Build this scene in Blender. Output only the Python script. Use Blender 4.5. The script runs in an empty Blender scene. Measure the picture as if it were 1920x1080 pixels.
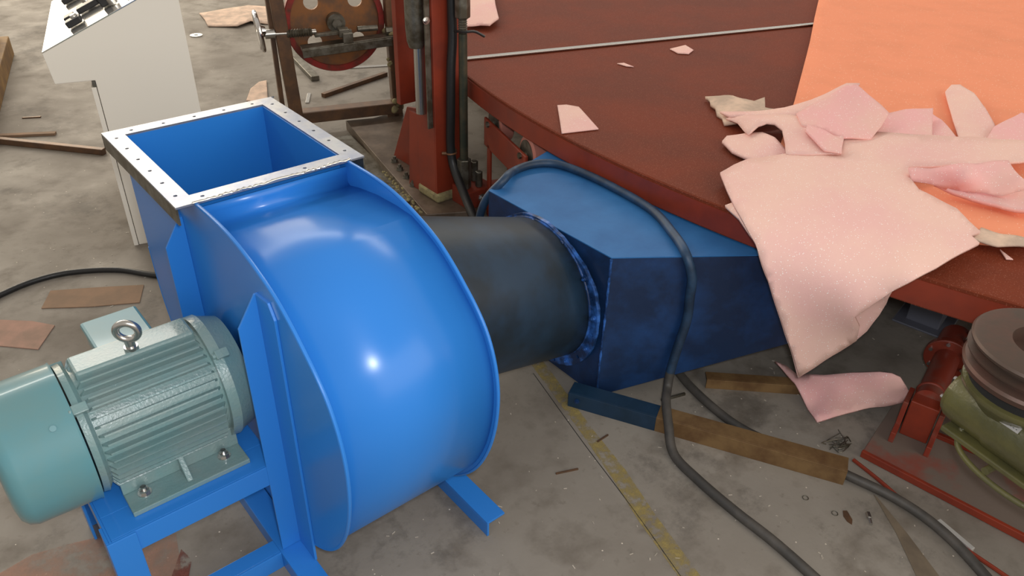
import bpy, bmesh, math, random
import numpy as np
from mathutils import Vector, Matrix
from mathutils.geometry import delaunay_2d_cdt
S = bpy.context.scene
COL = S.collection
R = math.radians
# ---------------------------------------------------------------- camera
cd = bpy.data.cameras.new('camera'); cam = bpy.data.objects.new('camera', cd); COL.objects.link(cam)
cd.sensor_width = 36.0; cd.lens = 1480.9 / 1920 * 36.0; cd.clip_start = .02
cam.location = (0, 0, 1.6)
yaw, pit, rol = R(49.4948), R(33.0345), R(1.6444)
fw = Vector((math.cos(pit) * math.cos(yaw), math.cos(pit) * math.sin(yaw), -math.sin(pit)))
rt = Vector((math.sin(yaw), -math.cos(yaw), 0)); up = rt.cross(fw)
r2 = math.cos(rol) * rt + math.sin(rol) * up; u2 = -math.sin(rol) * rt + math.cos(rol) * up
cam.matrix_world = Matrix(((r2.x, u2.x, -fw.x, 0), (r2.y, u2.y, -fw.y, 0), (r2.z, u2.z, -fw.z, 1.6), (0, 0, 0, 1)))
S.camera = cam
# ---------------------------------------------------------------- world, daylight, flash, added rear fill
w = bpy.data.worlds.new('hall_ambient'); S.world = w; w.use_nodes = True
w.node_tree.nodes['Background'].inputs[0].default_value = (1, .91, .80, 1)
w.node_tree.nodes['Background'].inputs[1].default_value = .50
def lamp(name, loc, target, typ='AREA', energy=10, color=(1, 1, 1), sx=1, sy=1):
    l = bpy.data.lights.new(name, typ); l.energy = energy; l.color = color
    if typ == 'AREA': l.shape = 'RECTANGLE'; l.size = sx; l.size_y = sy
    else: l.shadow_soft_size = sx
    o = bpy.data.objects.new(name, l); COL.objects.link(o); o.location = loc
    o.rotation_euler = (Vector(target) - Vector(loc)).to_track_quat('-Z', 'Y').to_euler()
    return o
lamp('daylight_through_hall_door', (1.9, 13.5, 3.3), (1.5, 3, .5), energy=520, color=(1, .86, .66), sx=6.5, sy=5.6)
lamp('clerestory_window', (4, 10, 7.0), (2, 2, .5), energy=620, color=(1, .95, .86), sx=22, sy=.75)
lamp('rear_fill_light', (3.5, -8, 4.6), (.8, 2.5, .4), energy=640, color=(1, .93, .82), sx=17, sy=7)  # unseen area lamp added behind the camera to brighten the console side
lamp('camera_flash', (.04, -.03, 1.66), (1, 1.2, .4), 'POINT', energy=62, color=(.95, .97, 1), sx=.05)
S.view_settings.view_transform = 'Standard'; S.view_settings.look = 'None'
S.view_settings.gamma = 1; S.view_settings.use_curve_mapping = False
S.view_settings.exposure = 0.0
# ---------------------------------------------------------------- materials
def N(t, typ, **k):
    n = t.nodes.new(typ)
    for a, b in k.items(): setattr(n, a, b)
    return n
def mat(name, col, rough=.5, metal=0, col2=None, scale=6, lo=.4, hi=.62, bump=0, bscale=60, coat=0, rough2=None, speck=None, speck_scale=400, speck_thr=.74, spec=.5, detail=5, stretch=None):
    m = bpy.data.materials.new(name); m.use_nodes = True; t = m.node_tree; b = t.nodes['Principled BSDF']
    b.inputs['Base Color'].default_value = (*col, 1); b.inputs['Roughness'].default_value = rough
    b.inputs['Metallic'].default_value = metal; b.inputs['Specular IOR Level'].default_value = spec
    if coat: b.inputs['Coat Weight'].default_value = coat; b.inputs['Coat Roughness'].default_value = .06
    tc = N(t, 'ShaderNodeTexCoord'); src = tc.outputs['Object']
    if stretch:
        mp = N(t, 'ShaderNodeMapping'); mp.inputs['Scale'].default_value = stretch; t.links.new(src, mp.inputs[0]); src = mp.outputs[0]
    last = None
    if col2:
        n = N(t, 'ShaderNodeTexNoise'); n.inputs['Scale'].default_value = scale; n.inputs['Detail'].default_value = detail; n.inputs['Roughness'].default_value = .62
        t.links.new(src, n.inputs['Vector'])
        mr = N(t, 'ShaderNodeMapRange'); mr.inputs[1].default_value = lo; mr.inputs[2].default_value = hi; t.links.new(n.outputs[0], mr.inputs[0])
        mx = N(t, 'ShaderNodeMix', data_type='RGBA'); mx.inputs[6].default_value = (*col, 1); mx.inputs[7].default_value = (*col2, 1)
        t.links.new(mr.outputs[0], mx.inputs[0]); last = mx.outputs[2]
        if rough2 is not None:
            m2 = N(t, 'ShaderNodeMapRange'); m2.inputs[3].default_value = rough; m2.inputs[4].default_value = rough2
            t.links.new(mr.outputs[0], m2.inputs[0]); t.links.new(m2.outputs[0], b.inputs['Roughness'])
    if speck:
        n = N(t, 'ShaderNodeTexVoronoi'); n.inputs['Scale'].default_value = speck_scale; t.links.new(tc.outputs['Object'], n.inputs['Vector'])
        n2 = N(t, 'ShaderNodeSeparateColor'); t.links.new(n.outputs['Color'], n2.inputs[0])
        g = N(t, 'ShaderNodeMath', operation='GREATER_THAN'); g.inputs[1].default_value = speck_thr; t.links.new(n2.outputs[0], g.inputs[0])
        l = N(t, 'ShaderNodeMath', operation='LESS_THAN'); l.inputs[1].default_value = .42; t.links.new(n.outputs['Distance'], l.inputs[0])
        mu = N(t, 'ShaderNodeMath', operation='MULTIPLY'); t.links.new(g.outputs[0], mu.inputs[0]); t.links.new(l.outputs[0], mu.inputs[1])
        mx = N(t, 'ShaderNodeMix', data_type='RGBA'); mx.inputs[6].default_value = (*col, 1); mx.inputs[7].default_value = (*speck, 1)
        if last: t.links.new(last, mx.inputs[6])
        t.links.new(mu.outputs[0], mx.inputs[0]); last = mx.outputs[2]
    if last: t.links.new(last, b.inputs['Base Color'])
    if bump:
        n = N(t, 'ShaderNodeTexNoise'); n.inputs['Scale'].default_value = bscale; n.inputs['Detail'].default_value = 4; t.links.new(tc.outputs['Object'], n.inputs['Vector'])
        bp = N(t, 'ShaderNodeBump'); bp.inputs['Strength'].default_value = bump; bp.inputs['Distance'].default_value = .004
        t.links.new(n.outputs[0], bp.inputs['Height']); t.links.new(bp.outputs[0], b.inputs['Normal'])
    return m
M = {}
M['blue'] = mat('blue gloss paint', (.026, .195, .62), .27, bump=.008, bscale=14, spec=.42)
M['bluein'] = mat('blue paint dusty', (.02, .185, .60), .32)
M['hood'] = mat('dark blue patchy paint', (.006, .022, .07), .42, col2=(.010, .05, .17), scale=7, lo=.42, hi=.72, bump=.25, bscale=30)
M['hoodtop'] = mat('blue brushed paint with sky brightness', (.022, .12, .33), .55, spec=.25, col2=(.035, .17, .43), scale=5, lo=.35, hi=.7, bump=.15, bscale=40)  # lighter than the hood sides: sky reflection put into the colour
M['pipe'] = mat('blue black steel', (.008, .018, .03), .45, col2=(.012, .035, .07), scale=5, bump=.1, bscale=30)
M['ring'] = mat('rough blue ring paint', (.008, .03, .1), .35, col2=(.04, .16, .55), scale=18, lo=.45, hi=.66, bump=.5, bscale=45)
M['flange'] = mat('zinc grey flange', (.42, .43, .45), .3, .75, col2=(.30, .33, .42), scale=14, bump=.12, bscale=60)
M['motor'] = mat('grey green motor enamel', (.15, .265, .275), .3, coat=.35, bump=.25, bscale=160, col2=(.19, .27, .27), scale=8)
M['cover'] = mat('smooth teal motor enamel', (.095, .26, .31), .28, coat=.4, col2=(.12, .25, .27), scale=4, bump=.04, bscale=20)
M['steel'] = mat('bright steel', (.55, .54, .52), .25, .95)
M['bright'] = mat('bright zinc steel', (.62, .61, .58), .35, .35)
M['chrome'] = mat('chrome', (.75, .75, .76), .09, 1)
M['dull'] = mat('dull machined steel', (.20, .19, .16), .4, .7, col2=(.1, .085, .06), scale=20)
M['white'] = mat('cream console enamel', (.80, .76, .68), .42)
M['panel'] = mat('polished aluminium', (.8, .8, .78), .12, .9)
M['black'] = mat('black plastic', (.012, .012, .014), .35)
M['darkblue'] = mat('dark blue painted steel', (.006, .024, .05), .45, col2=(.010, .035, .075), scale=9)
M['sliver'] = mat('grey brown dull surface', (.19, .15, .105), .6, .1, col2=(.14, .11, .08), scale=12)
M['rubber'] = mat('black rubber', (.016, .016, .017), .42, bump=.15, bscale=90)
M['cable'] = mat('dusty grey cable rubber', (.05, .047, .043), .55, col2=(.09, .08, .07), scale=9, bump=.1)
M['rust'] = mat('rusty brown steel', (.14, .075, .032), .55, .25, col2=(.23, .14, .06), scale=10, bump=.2, bscale=70)
M['browntube'] = mat('dark brown mill steel', (.105, .062, .04), .45, .35, col2=(.16, .085, .045), scale=16, bump=.15)
M['redox'] = mat('red oxide paint', (.27, .038, .016), .42, col2=(.19, .03, .016), scale=5)
M['tabletop'] = mat('red oxide table paint', (.185, .037, .016), .6, col2=(.15, .035, .018), scale=3, bump=.35, bscale=260, speck=(.32, .11, .07), speck_scale=420, speck_thr=.88, spec=.1)
M['dusty'] = mat('dust covered red base', (.17, .13, .105), .75, col2=(.27, .05, .03), scale=3.3, lo=.52, hi=.66, bump=.1)
M['dustred'] = mat('dusty red paint', (.24, .035, .018), .5, col2=(.17, .10, .075), scale=9, lo=.5, hi=.75)
M['olive'] = mat('olive hammered enamel', (.125, .115, .04), .3, coat=.35, bump=.3, bscale=90, col2=(.09, .085, .035), scale=9)
M['pulley'] = mat('cast iron brown', (.085, .058, .045), .5, .4, col2=(.12, .06, .045), scale=9, bump=.1)
M['greyleg'] = mat('grey blue enamel', (.105, .11, .14), .5)
M['foam'] = mat('pale pink foam', (.85, .57, .50), .9, col2=(.83, .51, .48), scale=3, bump=.25, bscale=420, speck=(1, .95, .95), speck_scale=380, speck_thr=.955, spec=.2)  # white specks here and below paint the foam's sparkle into its colour
M['foamp'] = mat('rose pink foam', (.86, .47, .47), .9, col2=(.83, .52, .47), scale=4, bump=.25, bscale=420, speck=(1, .92, .92), speck_scale=380, speck_thr=.96, spec=.2)
M['foamo'] = mat('orange foam', (.90, .33, .19), .9, col2=(.80, .30, .17), scale=4, lo=.45, hi=.8, bump=.25, bscale=420, speck=(1, .75, .6), speck_scale=300, speck_thr=.98, spec=.2)
M['foamg'] = mat('dusty cream foam', (.74, .55, .43), .9, col2=(.52, .40, .32), scale=11, bump=.3, bscale=300, spec=.2)
M['card'] = mat('brown cardboard scrap', (.30, .19, .12), .85, col2=(.24, .16, .105), scale=9)
M['cardp'] = mat('pink dusty scrap', (.42, .25, .19), .85, col2=(.3, .2, .15), scale=9)
M['wood'] = mat('yellow raw timber', (.30, .17, .05), .7, col2=(.17, .09, .03), scale=7)
M['crumb'] = mat('yellow sealing foam', (.36, .31, .15), .8, col2=(.20, .165, .09), scale=30, bump=.4)
M['dark'] = mat('dark gap', (.01, .01, .01), .8)
M['plate'] = mat('nameplate metal', (.52, .51, .5), .3, .5)
M['greenrod'] = mat('dirty green shaft', (.05, .06, .045), .35, .5, col2=(.10, .09, .06), scale=14)
M['rustorange'] = mat('orange rust casting', (.27, .11, .035), .5, .2, col2=(.15, .08, .045), scale=12)
M['rim'] = mat('worn red rim', (.34, .035, .03), .38, .2, col2=(.13, .045, .03), scale=14)
# ---------------------------------------------------------------- mesh helpers
def V(*a): return Vector(a)
def hull_box(bm, p0, p1, rot=None, piv=None):
    x0, y0, z0 = p0; x1, y1, z1 = p1
    vs = [bm.verts.new(c) for c in ((x0,y0,z0),(x1,y0,z0),(x1,y1,z0),(x0,y1,z0),(x0,y0,z1),(x1,y0,z1),(x1,y1,z1),(x0,y1,z1))]
    for f in ((3,2,1,0),(4,5,6,7),(0,1,5,4),(1,2,6,5),(2,3,7,6),(3,0,4,7)): bm.faces.new([vs[i] for i in f])
    if rot is not None: bmesh.ops.rotate(bm, verts=vs, cent=Vector(piv if piv else p0), matrix=Matrix.Rotation(rot, 3, 'Z'))
    return vs
def frame(d):
    d = Vector(d).normalized(); a = Vector((0, 0, 1)) if abs(d.z) < .9 else Vector((1, 0, 0))
    u = d.cross(a).normalized(); return d, u, d.cross(u)
def bar(bm, a, b, w, h, upv=(0, 0, 1)):
    a = Vector(a); b = Vector(b); d = (b - a).normalized(); u = d.cross(Vector(upv)).normalized(); v = u.cross(d)
    vs = []
    for p in (a, b):
        for s, t in ((-1,-1),(1,-1),(1,1),(-1,1)): vs.append(bm.verts.new(p + u * (s*w/2) + v * (t*h/2)))
    for f in ((0,1,2,3),(7,6,5,4),(0,4,5,1),(1,5,6,2),(2,6,7,3),(3,7,4,0)): bm.faces.new([vs[i] for i in f])
    bmesh.ops.recalc_face_normals(bm, faces=bm.faces[:])
def cyl(bm, a, b, r, r1=None, seg=24, cap=True):
    return lathe(bm, a, b, [(0, r), (1, r if r1 is None else r1)], seg, cap)
def lathe(bm, a, b, prof, seg=32, cap=True):
    """prof = [(t along a-b, radius)]"""
    a = Vector(a); b = Vector(b); d, u, v = frame(b - a); L = b - a; rings = []
    for t, r in prof:
        rings.append([bm.verts.new(a + L * t + (u * math.cos(k*2*math.pi/seg) + v * math.sin(k*2*math.pi/seg)) * r) for k in range(seg)])
    fs = []
    for r0, r1 in zip(rings, rings[1:]):
        for k in range(seg): fs.append(bm.faces.new((r0[k], r0[(k+1) % seg], r1[(k+1) % seg], r1[k])))
    if cap:
        fs.append(bm.faces.new(list(reversed(rings[0])))); fs.append(bm.faces.new(rings[-1]))
    bmesh.ops.recalc_face_normals(bm, faces=fs)
    return rings
def torus(bm, c, axis, R0, r, s1=36, s2=12):
    c = Vector(c); d, u, v = frame(axis); g = []
    for i in range(s1):
        a = 2*math.pi*i/s1; e = u*math.cos(a)+v*math.sin(a)
        g.append([bm.verts.new(c + e*(R0 + r*math.cos(2*math.pi*j/s2)) + d*(r*math.sin(2*math.pi*j/s2))) for j in range(s2)])
    for i in range(s1):
        for j in range(s2):
            bm.faces.new((g[i][j], g[(i+1)%s1][j], g[(i+1)%s1][(j+1)%s2], g[i][(j+1)%s2]))
    bmesh.ops.recalc_face_normals(bm, faces=bm.faces[:])
def catmull(P, n=8):
    P = [Vector(p) for p in P]; Q = [2*P[0]-P[1]] + P + [2*P[-1]-P[-2]]; out = []
    for i in range(1, len(Q)-2):
        for k in range(n):
            t = k/n; a, b, c, d = Q[i-1], Q[i], Q[i+1], Q[i+2]
            out.append(.5*((2*b)+(c-a)*t+(2*a-5*b+4*c-d)*t*t+(3*b-a-3*c+d)*t**3))
    out.append(P[-1]); return out
def tube(bm, P, r, seg=12, n=8, smooth=True):
    pts = catmull(P, n) if smooth else [Vector(p) for p in P]
    rings = []; u = None
    for i, p in enumerate(pts):
        d = (pts[min(i+1, len(pts)-1)] - pts[max(i-1, 0)]).normalized()
        if u is None: _, u, v = frame(d)
        u = (u - d*u.dot(d)).normalized(); v = d.cross(u)
        rr = r(i/(len(pts)-1)) if callable(r) else r
        rings.append([bm.verts.new(p + (u*math.cos(2*math.pi*k/seg)+v*math.sin(2*math.pi*k/seg))*rr) for k in range(seg)])
    for a, b in zip(rings, rings[1:]):
        for k in range(seg): bm.faces.new((a[k], a[(k+1)%seg], b[(k+1)%seg], b[k]))
    bm.faces.new(list(reversed(rings[0]))); bm.faces.new(rings[-1])
    bmesh.ops.recalc_face_normals(bm, faces=bm.faces[:])
def inside(p, poly):
    x, y = p; c = False; j = len(poly)-1
    for i in range(len(poly)):
        xi, yi = poly[i]; xj, yj = poly[j]
        if (yi > y) != (yj > y) and x < (xj-xi)*(y-yi)/(yj-yi)+xi: c = not c
        j = i
    return c
def tri2d(outer, holes=(), extra=()):
    pts = []; edges = []
    for lp in [outer] + list(holes):
        b = len(pts); pts += [Vector(p) for p in lp]; edges += [(b+i, b+(i+1) % len(lp)) for i in range(len(lp))]
    pts += [Vector(p) for p in extra]
    v, e, f, _, _, _ = delaunay_2d_cdt(pts, edges, [], 0, 1e-7)
    fs = []
    for t in f:
        c = sum((v[i] for i in t), Vector((0, 0)))/len(t)
        ar = abs((v[t[1]]-v[t[0]]).cross(v[t[2]]-v[t[0]])) if len(t) == 3 else 1
        sz = max((v[t[i]]-v[t[i-1]]).length for i in range(len(t)))
        if ar > 1e-3*sz*sz and inside(c, outer) and not any(inside(c, h) for h in holes): fs.append(t)
    return v, fs
def plate(bm, outer, holes, place, th):
    """2-D outline with holes -> solid; place(u, v, w) gives the 3-D point, w in 0..th"""
    v, fs = tri2d(outer, holes); a = [bm.verts.new(place(p.x, p.y, 0)) for p in v]; b = [bm.verts.new(place(p.x, p.y, th)) for p in v]
    cnt = {}
    for t in fs:
        bm.faces.new([a[i] for i in t]); bm.faces.new([b[i] for i in reversed(t)])
        for i in range(len(t)):
            k = (t[i], t[(i+1) % len(t)]); cnt[tuple(sorted(k))] = cnt.get(tuple(sorted(k)), 0)+1
    for (i, j), c in cnt.items():
        if c == 1: bm.faces.new((a[i], a[j], b[j], b[i]))
    for q in [x for x in a + b if not x.link_faces]: bm.verts.remove(q)
    bmesh.ops.recalc_face_normals(bm, faces=bm.faces[:])
def circle(c, r, n=24): return [(c[0]+r*math.cos(2*math.pi*k/n), c[1]+r*math.sin(2*math.pi*k/n)) for k in range(n)]
YZ = lambda x0: (lambda u, v, w: (x0+w, u, v))
XZ = lambda y0: (lambda u, v, w: (u, y0+w, v))
XY = lambda z0: (lambda u, v, w: (u, v, z0+w))
def link(name, bm, m, parent=None, smooth=False, bevel=0, label=None, auto=40):
    me = bpy.data.meshes.new(name)
    if parent is not None:
        off = Vector((0, 0, 0)); q = parent
        while q is not None: off += q.location; q = q.parent
    else:
        c = [v.co for v in bm.verts]; off = Vector(((min(p.x for p in c)+max(p.x for p in c))/2, (min(p.y for p in c)+max(p.y for p in c))/2, min(p.z for p in c)))
    bmesh.ops.translate(bm, verts=bm.verts[:], vec=-off)
    if smooth:
        for f in bm.faces: f.smooth = True
        for e in bm.edges:
            if len(e.link_faces) == 2 and e.calc_face_angle(0) > R(auto): e.smooth = False
    bm.to_mesh(me); bm.free(); o = bpy.data.objects.new(name, me); COL.objects.link(o)
    me.materials.append(M[m] if isinstance(m, str) else m)
    if parent is not None: o.parent = parent
    else: o.location = off
    if bevel:
        b = o.modifiers.new('bevel', 'BEVEL'); b.width = bevel; b.segments = 2; b.limit_method = 'ANGLE'; b.angle_limit = R(35)
    if label: o['label'] = label
    return o
def tag(o, label, cat, group=None, kind=None):
    o['label'] = label; o['category'] = cat
    if group: o['group'] = group
    if kind: o['kind'] = kind
    return o
def thing(name, loc, label, cat, group=None):
    o = bpy.data.objects.new(name, None); COL.objects.link(o); o.location = loc; o.empty_display_size = .05
    return tag(o, label, cat, group)
def B(): return bmesh.new()
def hexbolt(bm, p, axis, r=.009, h=.008, stud=.008):
    p = Vector(p); ax = Vector(axis).normalized()
    cyl(bm, p, p + ax*.002, r*1.35, seg=20); cyl(bm, p + ax*.002, p + ax*(.002+h), r, seg=6); cyl(bm, p+ax*(.002+h), p+ax*(.002+h+stud), r*.55, seg=14)
# ---------------------------------------------------------------- floor
def floor_mat():
    m = bpy.data.materials.new('worn concrete'); m.use_nodes = True; t = m.node_tree; b = t.nodes['Principled BSDF']
    tc = N(t, 'ShaderNodeTexCoord')
    def noise(s, d=6, r=.6, vec=None):
        n = N(t, 'ShaderNodeTexNoise'); n.inputs['Scale'].default_value = s; n.inputs['Detail'].default_value = d; n.inputs['Roughness'].default_value = r
        t.links.new(vec or tc.outputs['Object'], n.inputs['Vector']); return n.outputs[0]
    def rng(x, a, c, o0=0, o1=1):
        r = N(t, 'ShaderNodeMapRange'); r.inputs[1].default_value = a; r.inputs[2].default_value = c; r.inputs[3].default_value = o0; r.inputs[4].default_value = o1; t.links.new(x, r.inputs[0]); return r.outputs[0]
    def mix(f, a, c):
        x = N(t, 'ShaderNodeMix', data_type='RGBA'); t.links.new(f, x.inputs[0])
        for i, q in ((6, a), (7, c)):
            if isinstance(q, tuple): x.inputs[i].default_value = (*q, 1)
            else: t.links.new(q, x.inputs[i])
        return x.outputs[2]
    base = mix(rng(noise(1.4), .35, .68), (.205, .180, .152), (.295, .268, .232))
    base = mix(rng(noise(7, 8), .5, .72), base, (.15, .128, .104))
    st = rng(noise(3.1, 7, .7), .565, .66, 0, .6)
    base = mix(st, base, (.10, .088, .075))
    base = mix(rng(noise(38, 4), .62, .75, 0, .5), base, (.15, .125, .1))
    v = N(t, 'ShaderNodeTexVoronoi'); v.inputs['Scale'].default_value = 55; t.links.new(tc.outputs['Object'], v.inputs['Vector'])
    sc = N(t, 'ShaderNodeSeparateColor'); t.links.new(v.outputs['Color'], sc.inputs[0])
    g = N(t, 'ShaderNodeMath', operation='GREATER_THAN'); g.inputs[1].default_value = .93; t.links.new(sc.outputs[0], g.inputs[0])
    l = N(t, 'ShaderNodeMath', operation='LESS_THAN'); l.inputs[1].default_value = .12; t.links.new(v.outputs['Distance'], l.inputs[0])
    mu = N(t, 'ShaderNodeMath', operation='MULTIPLY'); t.links.new(g.outputs[0], mu.inputs[0]); t.links.new(l.outputs[0], mu.inputs[1])
    base = mix(mu.outputs[0], base, (.62, .55, .46))
    t.links.new(base, b.inputs['Base Color']); b.inputs['Specular IOR Level'].default_value = .25
    t.links.new(rng(noise(4), .3, .7, .5, .8), b.inputs['Roughness'])
    bp = N(t, 'ShaderNodeBump'); bp.inputs['Strength'].default_value = .25; bp.inputs['Distance'].default_value = .004
    t.links.new(noise(45, 6), bp.inputs['Height']); t.links.new(bp.outputs[0], b.inputs['Normal'])
    return m
bm = B(); hull_box(bm, (-6, -3, -.1), (14, 16, 0))
fl = link('floor', bm, floor_mat()); fl['kind'] = 'structure'
# worn yellow line
def worn(name, col, scale, lo, hi):
    m = mat(name, col, .7); t = m.node_tree; b = t.nodes['Principled BSDF']; tc = N(t, 'ShaderNodeTexCoord')
    n = N(t, 'ShaderNodeTexNoise'); n.inputs['Scale'].default_value = scale; n.inputs['Detail'].default_value = 6; n.inputs['Roughness'].default_value = .7
    r = N(t, 'ShaderNodeMapRange'); r.inputs[1].default_value = lo; r.inputs[2].default_value = hi
    t.links.new(tc.outputs['Object'], n.inputs['Vector']); t.links.new(n.outputs[0], r.inputs[0]); t.links.new(r.outputs[0], b.inputs['Alpha']); return m
M['yellow'] = worn('worn yellow floor paint', (.40, .31, .11), 26, .40, .72)
M['pinkstain'] = worn('pink dust stain', (.42, .24, .17), 6, .42, .75)
M['redstain'] = worn('red paint drip stain', (.20, .05, .035), 14, .42, .66)
def decal(name, pts, m, z=.0006):
    bm = B(); lp = [(p[0], p[1]) for p in pts]; plate(bm, lp, [], XY(z), .0002); o = link(name, bm, m); o['kind'] = 'structure'; return o
decal('trim_1', [(1.4238, 1.5896, 0.0000),(1.3961, 1.4584, 0.0000),(1.3016, 1.1408, 0.0000),(1.2609, 0.9738, 0.0000),(1.2088, 0.8233, 0.0000),(1.1407, 0.5894, 0.0000),(1.0980, 0.6234, 0.0000),(1.1575, 0.8304, -0.0000),(1.2070, 0.9663, 0.0000),(1.2631, 1.1456, 0.0000),(1.3508, 1.4590, 0.0000),(1.3953, 1.6117, 0.0000)], 'yellow')
bm = B(); tube(bm, [(1.3339, 1.4448, 0.0000),(1.2454, 1.1317, -0.0000),(1.1793, 0.8809, 0.0000),(1.1030, 0.6195, 0.0000)], .0012, 6); k = link('trim_2', bm, 'dark'); k['kind'] = 'structure'
decal('trim_3', [(-0.1385, 1.6569, 0.0000),(-0.0678, 1.6681, 0.0000),(0.0100, 1.6464, 0.0000),(0.1055, 1.6118, 0.0000),(0.2230, 1.5184, 0.0000),(0.1818, 1.3548, 0.0000),(-0.1714, 1.6007, 0.0000)], 'pinkstain')
decal('trim_4', [(0.2156, 1.4626, 0.0000),(0.2240, 1.4161, 0.0000),(0.1866, 1.3510, 0.0000),(0.1531, 1.3777, 0.0000)], 'redstain', .001)
# ---------------------------------------------------------------- centrifugal fan
AX, AZ = 1.465, .46
prof = [(1.545,.832),(1.43,.836),(1.32,.825),(1.19,.785),(1.095,.72),(1.025,.65),(.988,.56),(.982,.458),(1.005,.34),(1.06,.225),(1.15,.13),(1.28,.065),(1.45,.04),(1.65,.05),(1.84,.12),(1.97,.225),(2.03,.35),(2.045,.5)]
prof = [tuple(p)[:2] for p in catmull([(a, b, 0) for a, b in prof], 6)] + [(2.045, .832)]
fan = thing('centrifugal_fan', (.63, 1.5, 0), 'large glossy blue snail shell centrifugal fan standing on its blue angle iron frame', 'fan')
outer = prof + [(1.545, .815)] if False else prof
for x0 in (.445, .805):
    bm = B(); plate(bm, outer, [], YZ(x0), .006); link('side_plate', bm, 'blue', fan, bevel=.0015)
# beads along the plate edges
for x0 in (.448, .808):
    bm = B(); tube(bm, [(x0, a, b) for a, b in prof[:-1:3]] , .0042, 8, 3); link('edge_bead', bm, 'blue', fan, smooth=True)
# scroll wrap
ins = []
for i, (a, b) in enumerate(prof[:-1]):
    t = Vector(prof[i+1]) - Vector(prof[max(i-1, 0)]); n = Vector((-t.y, t.x)).normalized()
    c = Vector((1.5, .45)); q = Vector((a, b))
    if (c-q).dot(n) < 0: n = -n
    ins.append(q + n*.012)
ins = [p for p in ins if not (p.x > 1.3 and p.y > .7)]
wrap = [Vector((1.556, .818)), Vector((1.556, .80)), Vector((1.556, .78)), Vector((1.545, .772)), Vector((1.50, .783)), Vector((1.42, .797)), Vector((1.34, .803))] + ins + [Vector((2.033, .818))]
bm = B(); a = [bm.verts.new((.451, p.x, p.y)) for p in wrap]; b = [bm.verts.new((.805, p.x, p.y)) for p in wrap]
for i in range(len(wrap)-1): bm.faces.new((a[i], a[i+1], b[i+1], b[i]))
bmesh.ops.recalc_face_normals(bm, faces=bm.faces[:])
wr = link('scroll_wrap', bm, 'blue', fan, smooth=True, auto=50); s = wr.modifiers.new('s', 'SOLIDIFY'); s.thickness = .003; s.offset = 0
# outlet flange of angle iron with bolt holes
def rect(x0, y0, x1, y1): return [(x0, y0), (x1, y0), (x1, y1), (x0, y1)]
holes = []
for k in range(5):
    x = .47 + k*.079; holes += [circle((x, 2.022), .0042, 10)]
    if k in (0, 3): holes += [circle((x, 1.566), .0042, 10)]
for k in range(6):
    y = 1.60 + k*.078; holes += [circle((.425, y), .0042, 10), circle((.829, y), .0042, 10)]
bm = B(); plate(bm, rect(.405, 1.545, .850, 2.045), [rect(.449, 1.587, .807, 2.003)] + holes, XY(.832), .005)
fg = link('outlet_flange', bm, 'flange', fan, bevel=.001, label='bare grey metal outlet flange')
for p0, p1 in (((.405, 1.545, .795), (.409, 2.045, .832)), ((.846, 1.545, .795), (.850, 2.045, .832)), ((.405, 2.041, .795), (.850, 2.045, .832))):
    bm = B(); hull_box(bm, p0, p1); link('flange_skirt', bm, 'dull', fan)
# outlet duct inner walls
bm = B(); hull_box(bm, (.449, 2.000, .45), (.807, 2.003, .832)); link('duct_wall', bm, 'bluein', fan)
bm = B(); hull_box(bm, (.449, 1.587, .78), (.807, 1.590, .832)); hull_box(bm, (.449, 1.556, .78), (.807, 1.590, .784)); link('duct_wall', bm, 'bluein', fan)
# weld beads on near flange lip
bm = B(); random.seed(3)
tube(bm, [(.44 + k*.0133, 1.546 + random.uniform(-.002, .002), .837 + random.uniform(-.001, .0015)) for k in range(29)], lambda t: .0028 + .0014*math.sin(t*170), 8, 2)
link('weld_seam', bm, 'steel', fan, smooth=True, label='rough bright weld seam')
# angle iron posts
for yw, s in ((1.268, -1), (1.662, 1)):
    bm = B(); plate(bm, [(.395, .05), (.445, .05), (.445, .757), (.437, .757), (.395, .692)], [], XZ(yw if s < 0 else yw-.005), .005)
    plate(bm, [(yw, .05), (yw + s*.075, .05), (yw + s*.075, .735), (yw + s*.055, .765), (yw, .757)], [], YZ(.439), .006)
    link('angle_post', bm, 'blue', fan, bevel=.001)
# foot rails along the floor
for x0, yb, ye in ((.388, 1.06, 1.9), (.822, 1.03, 1.95)):
    bm = B(); hull_box(bm, (x0, yb, .043), (x0+.055, ye, .049)); hull_box(bm, (x0, yb, 0), (x0+.006, ye, .043)); link('foot_rail', bm, 'blue', fan, bevel=.001)
bm = B(); hull_box(bm, (.123, 1.262, 0), (.388, 1.268, .05)); hull_box(bm, (.123, 1.268, .044), (.388, 1.308, .05)); link('floor_rail', bm, 'blue', fan, bevel=.001)
# motor platform
PZ = .32
bm = B()
hull_box(bm, (.073, 1.275, PZ-.005), (.42, 1.345, PZ)); hull_box(bm, (.073, 1.60, PZ-.005), (.42, 1.665, PZ)); hull_box(bm, (.073, 1.345, PZ-.005), (.135, 1.60, PZ)); hull_box(bm, (.33, 1.345, PZ-.005), (.42, 1.60, PZ))
link('motor_platform', bm, 'blue', fan, bevel=.001)
bm = B(); hull_box(bm, (.073, 1.270, PZ-.055), (.42, 1.275, PZ)); hull_box(bm, (.068, 1.270, PZ-.055), (.073, 1.67, PZ)); hull_box(bm, (.073, 1.665, PZ-.055), (.42, 1.67, PZ)); link('platform_rim', bm, 'blue', fan, bevel=.001)
for ya, yb, yc, yd in ((1.265, 1.270, 1.270, 1.32), (1.67, 1.675, 1.62, 1.67)):
    bm = B(); hull_box(bm, (.062, ya, 0), (.118, yb, PZ)); hull_box(bm, (.062, yc, 0), (.068, yd, PZ)); link('platform_leg', bm, 'blue', fan, bevel=.001)
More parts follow.
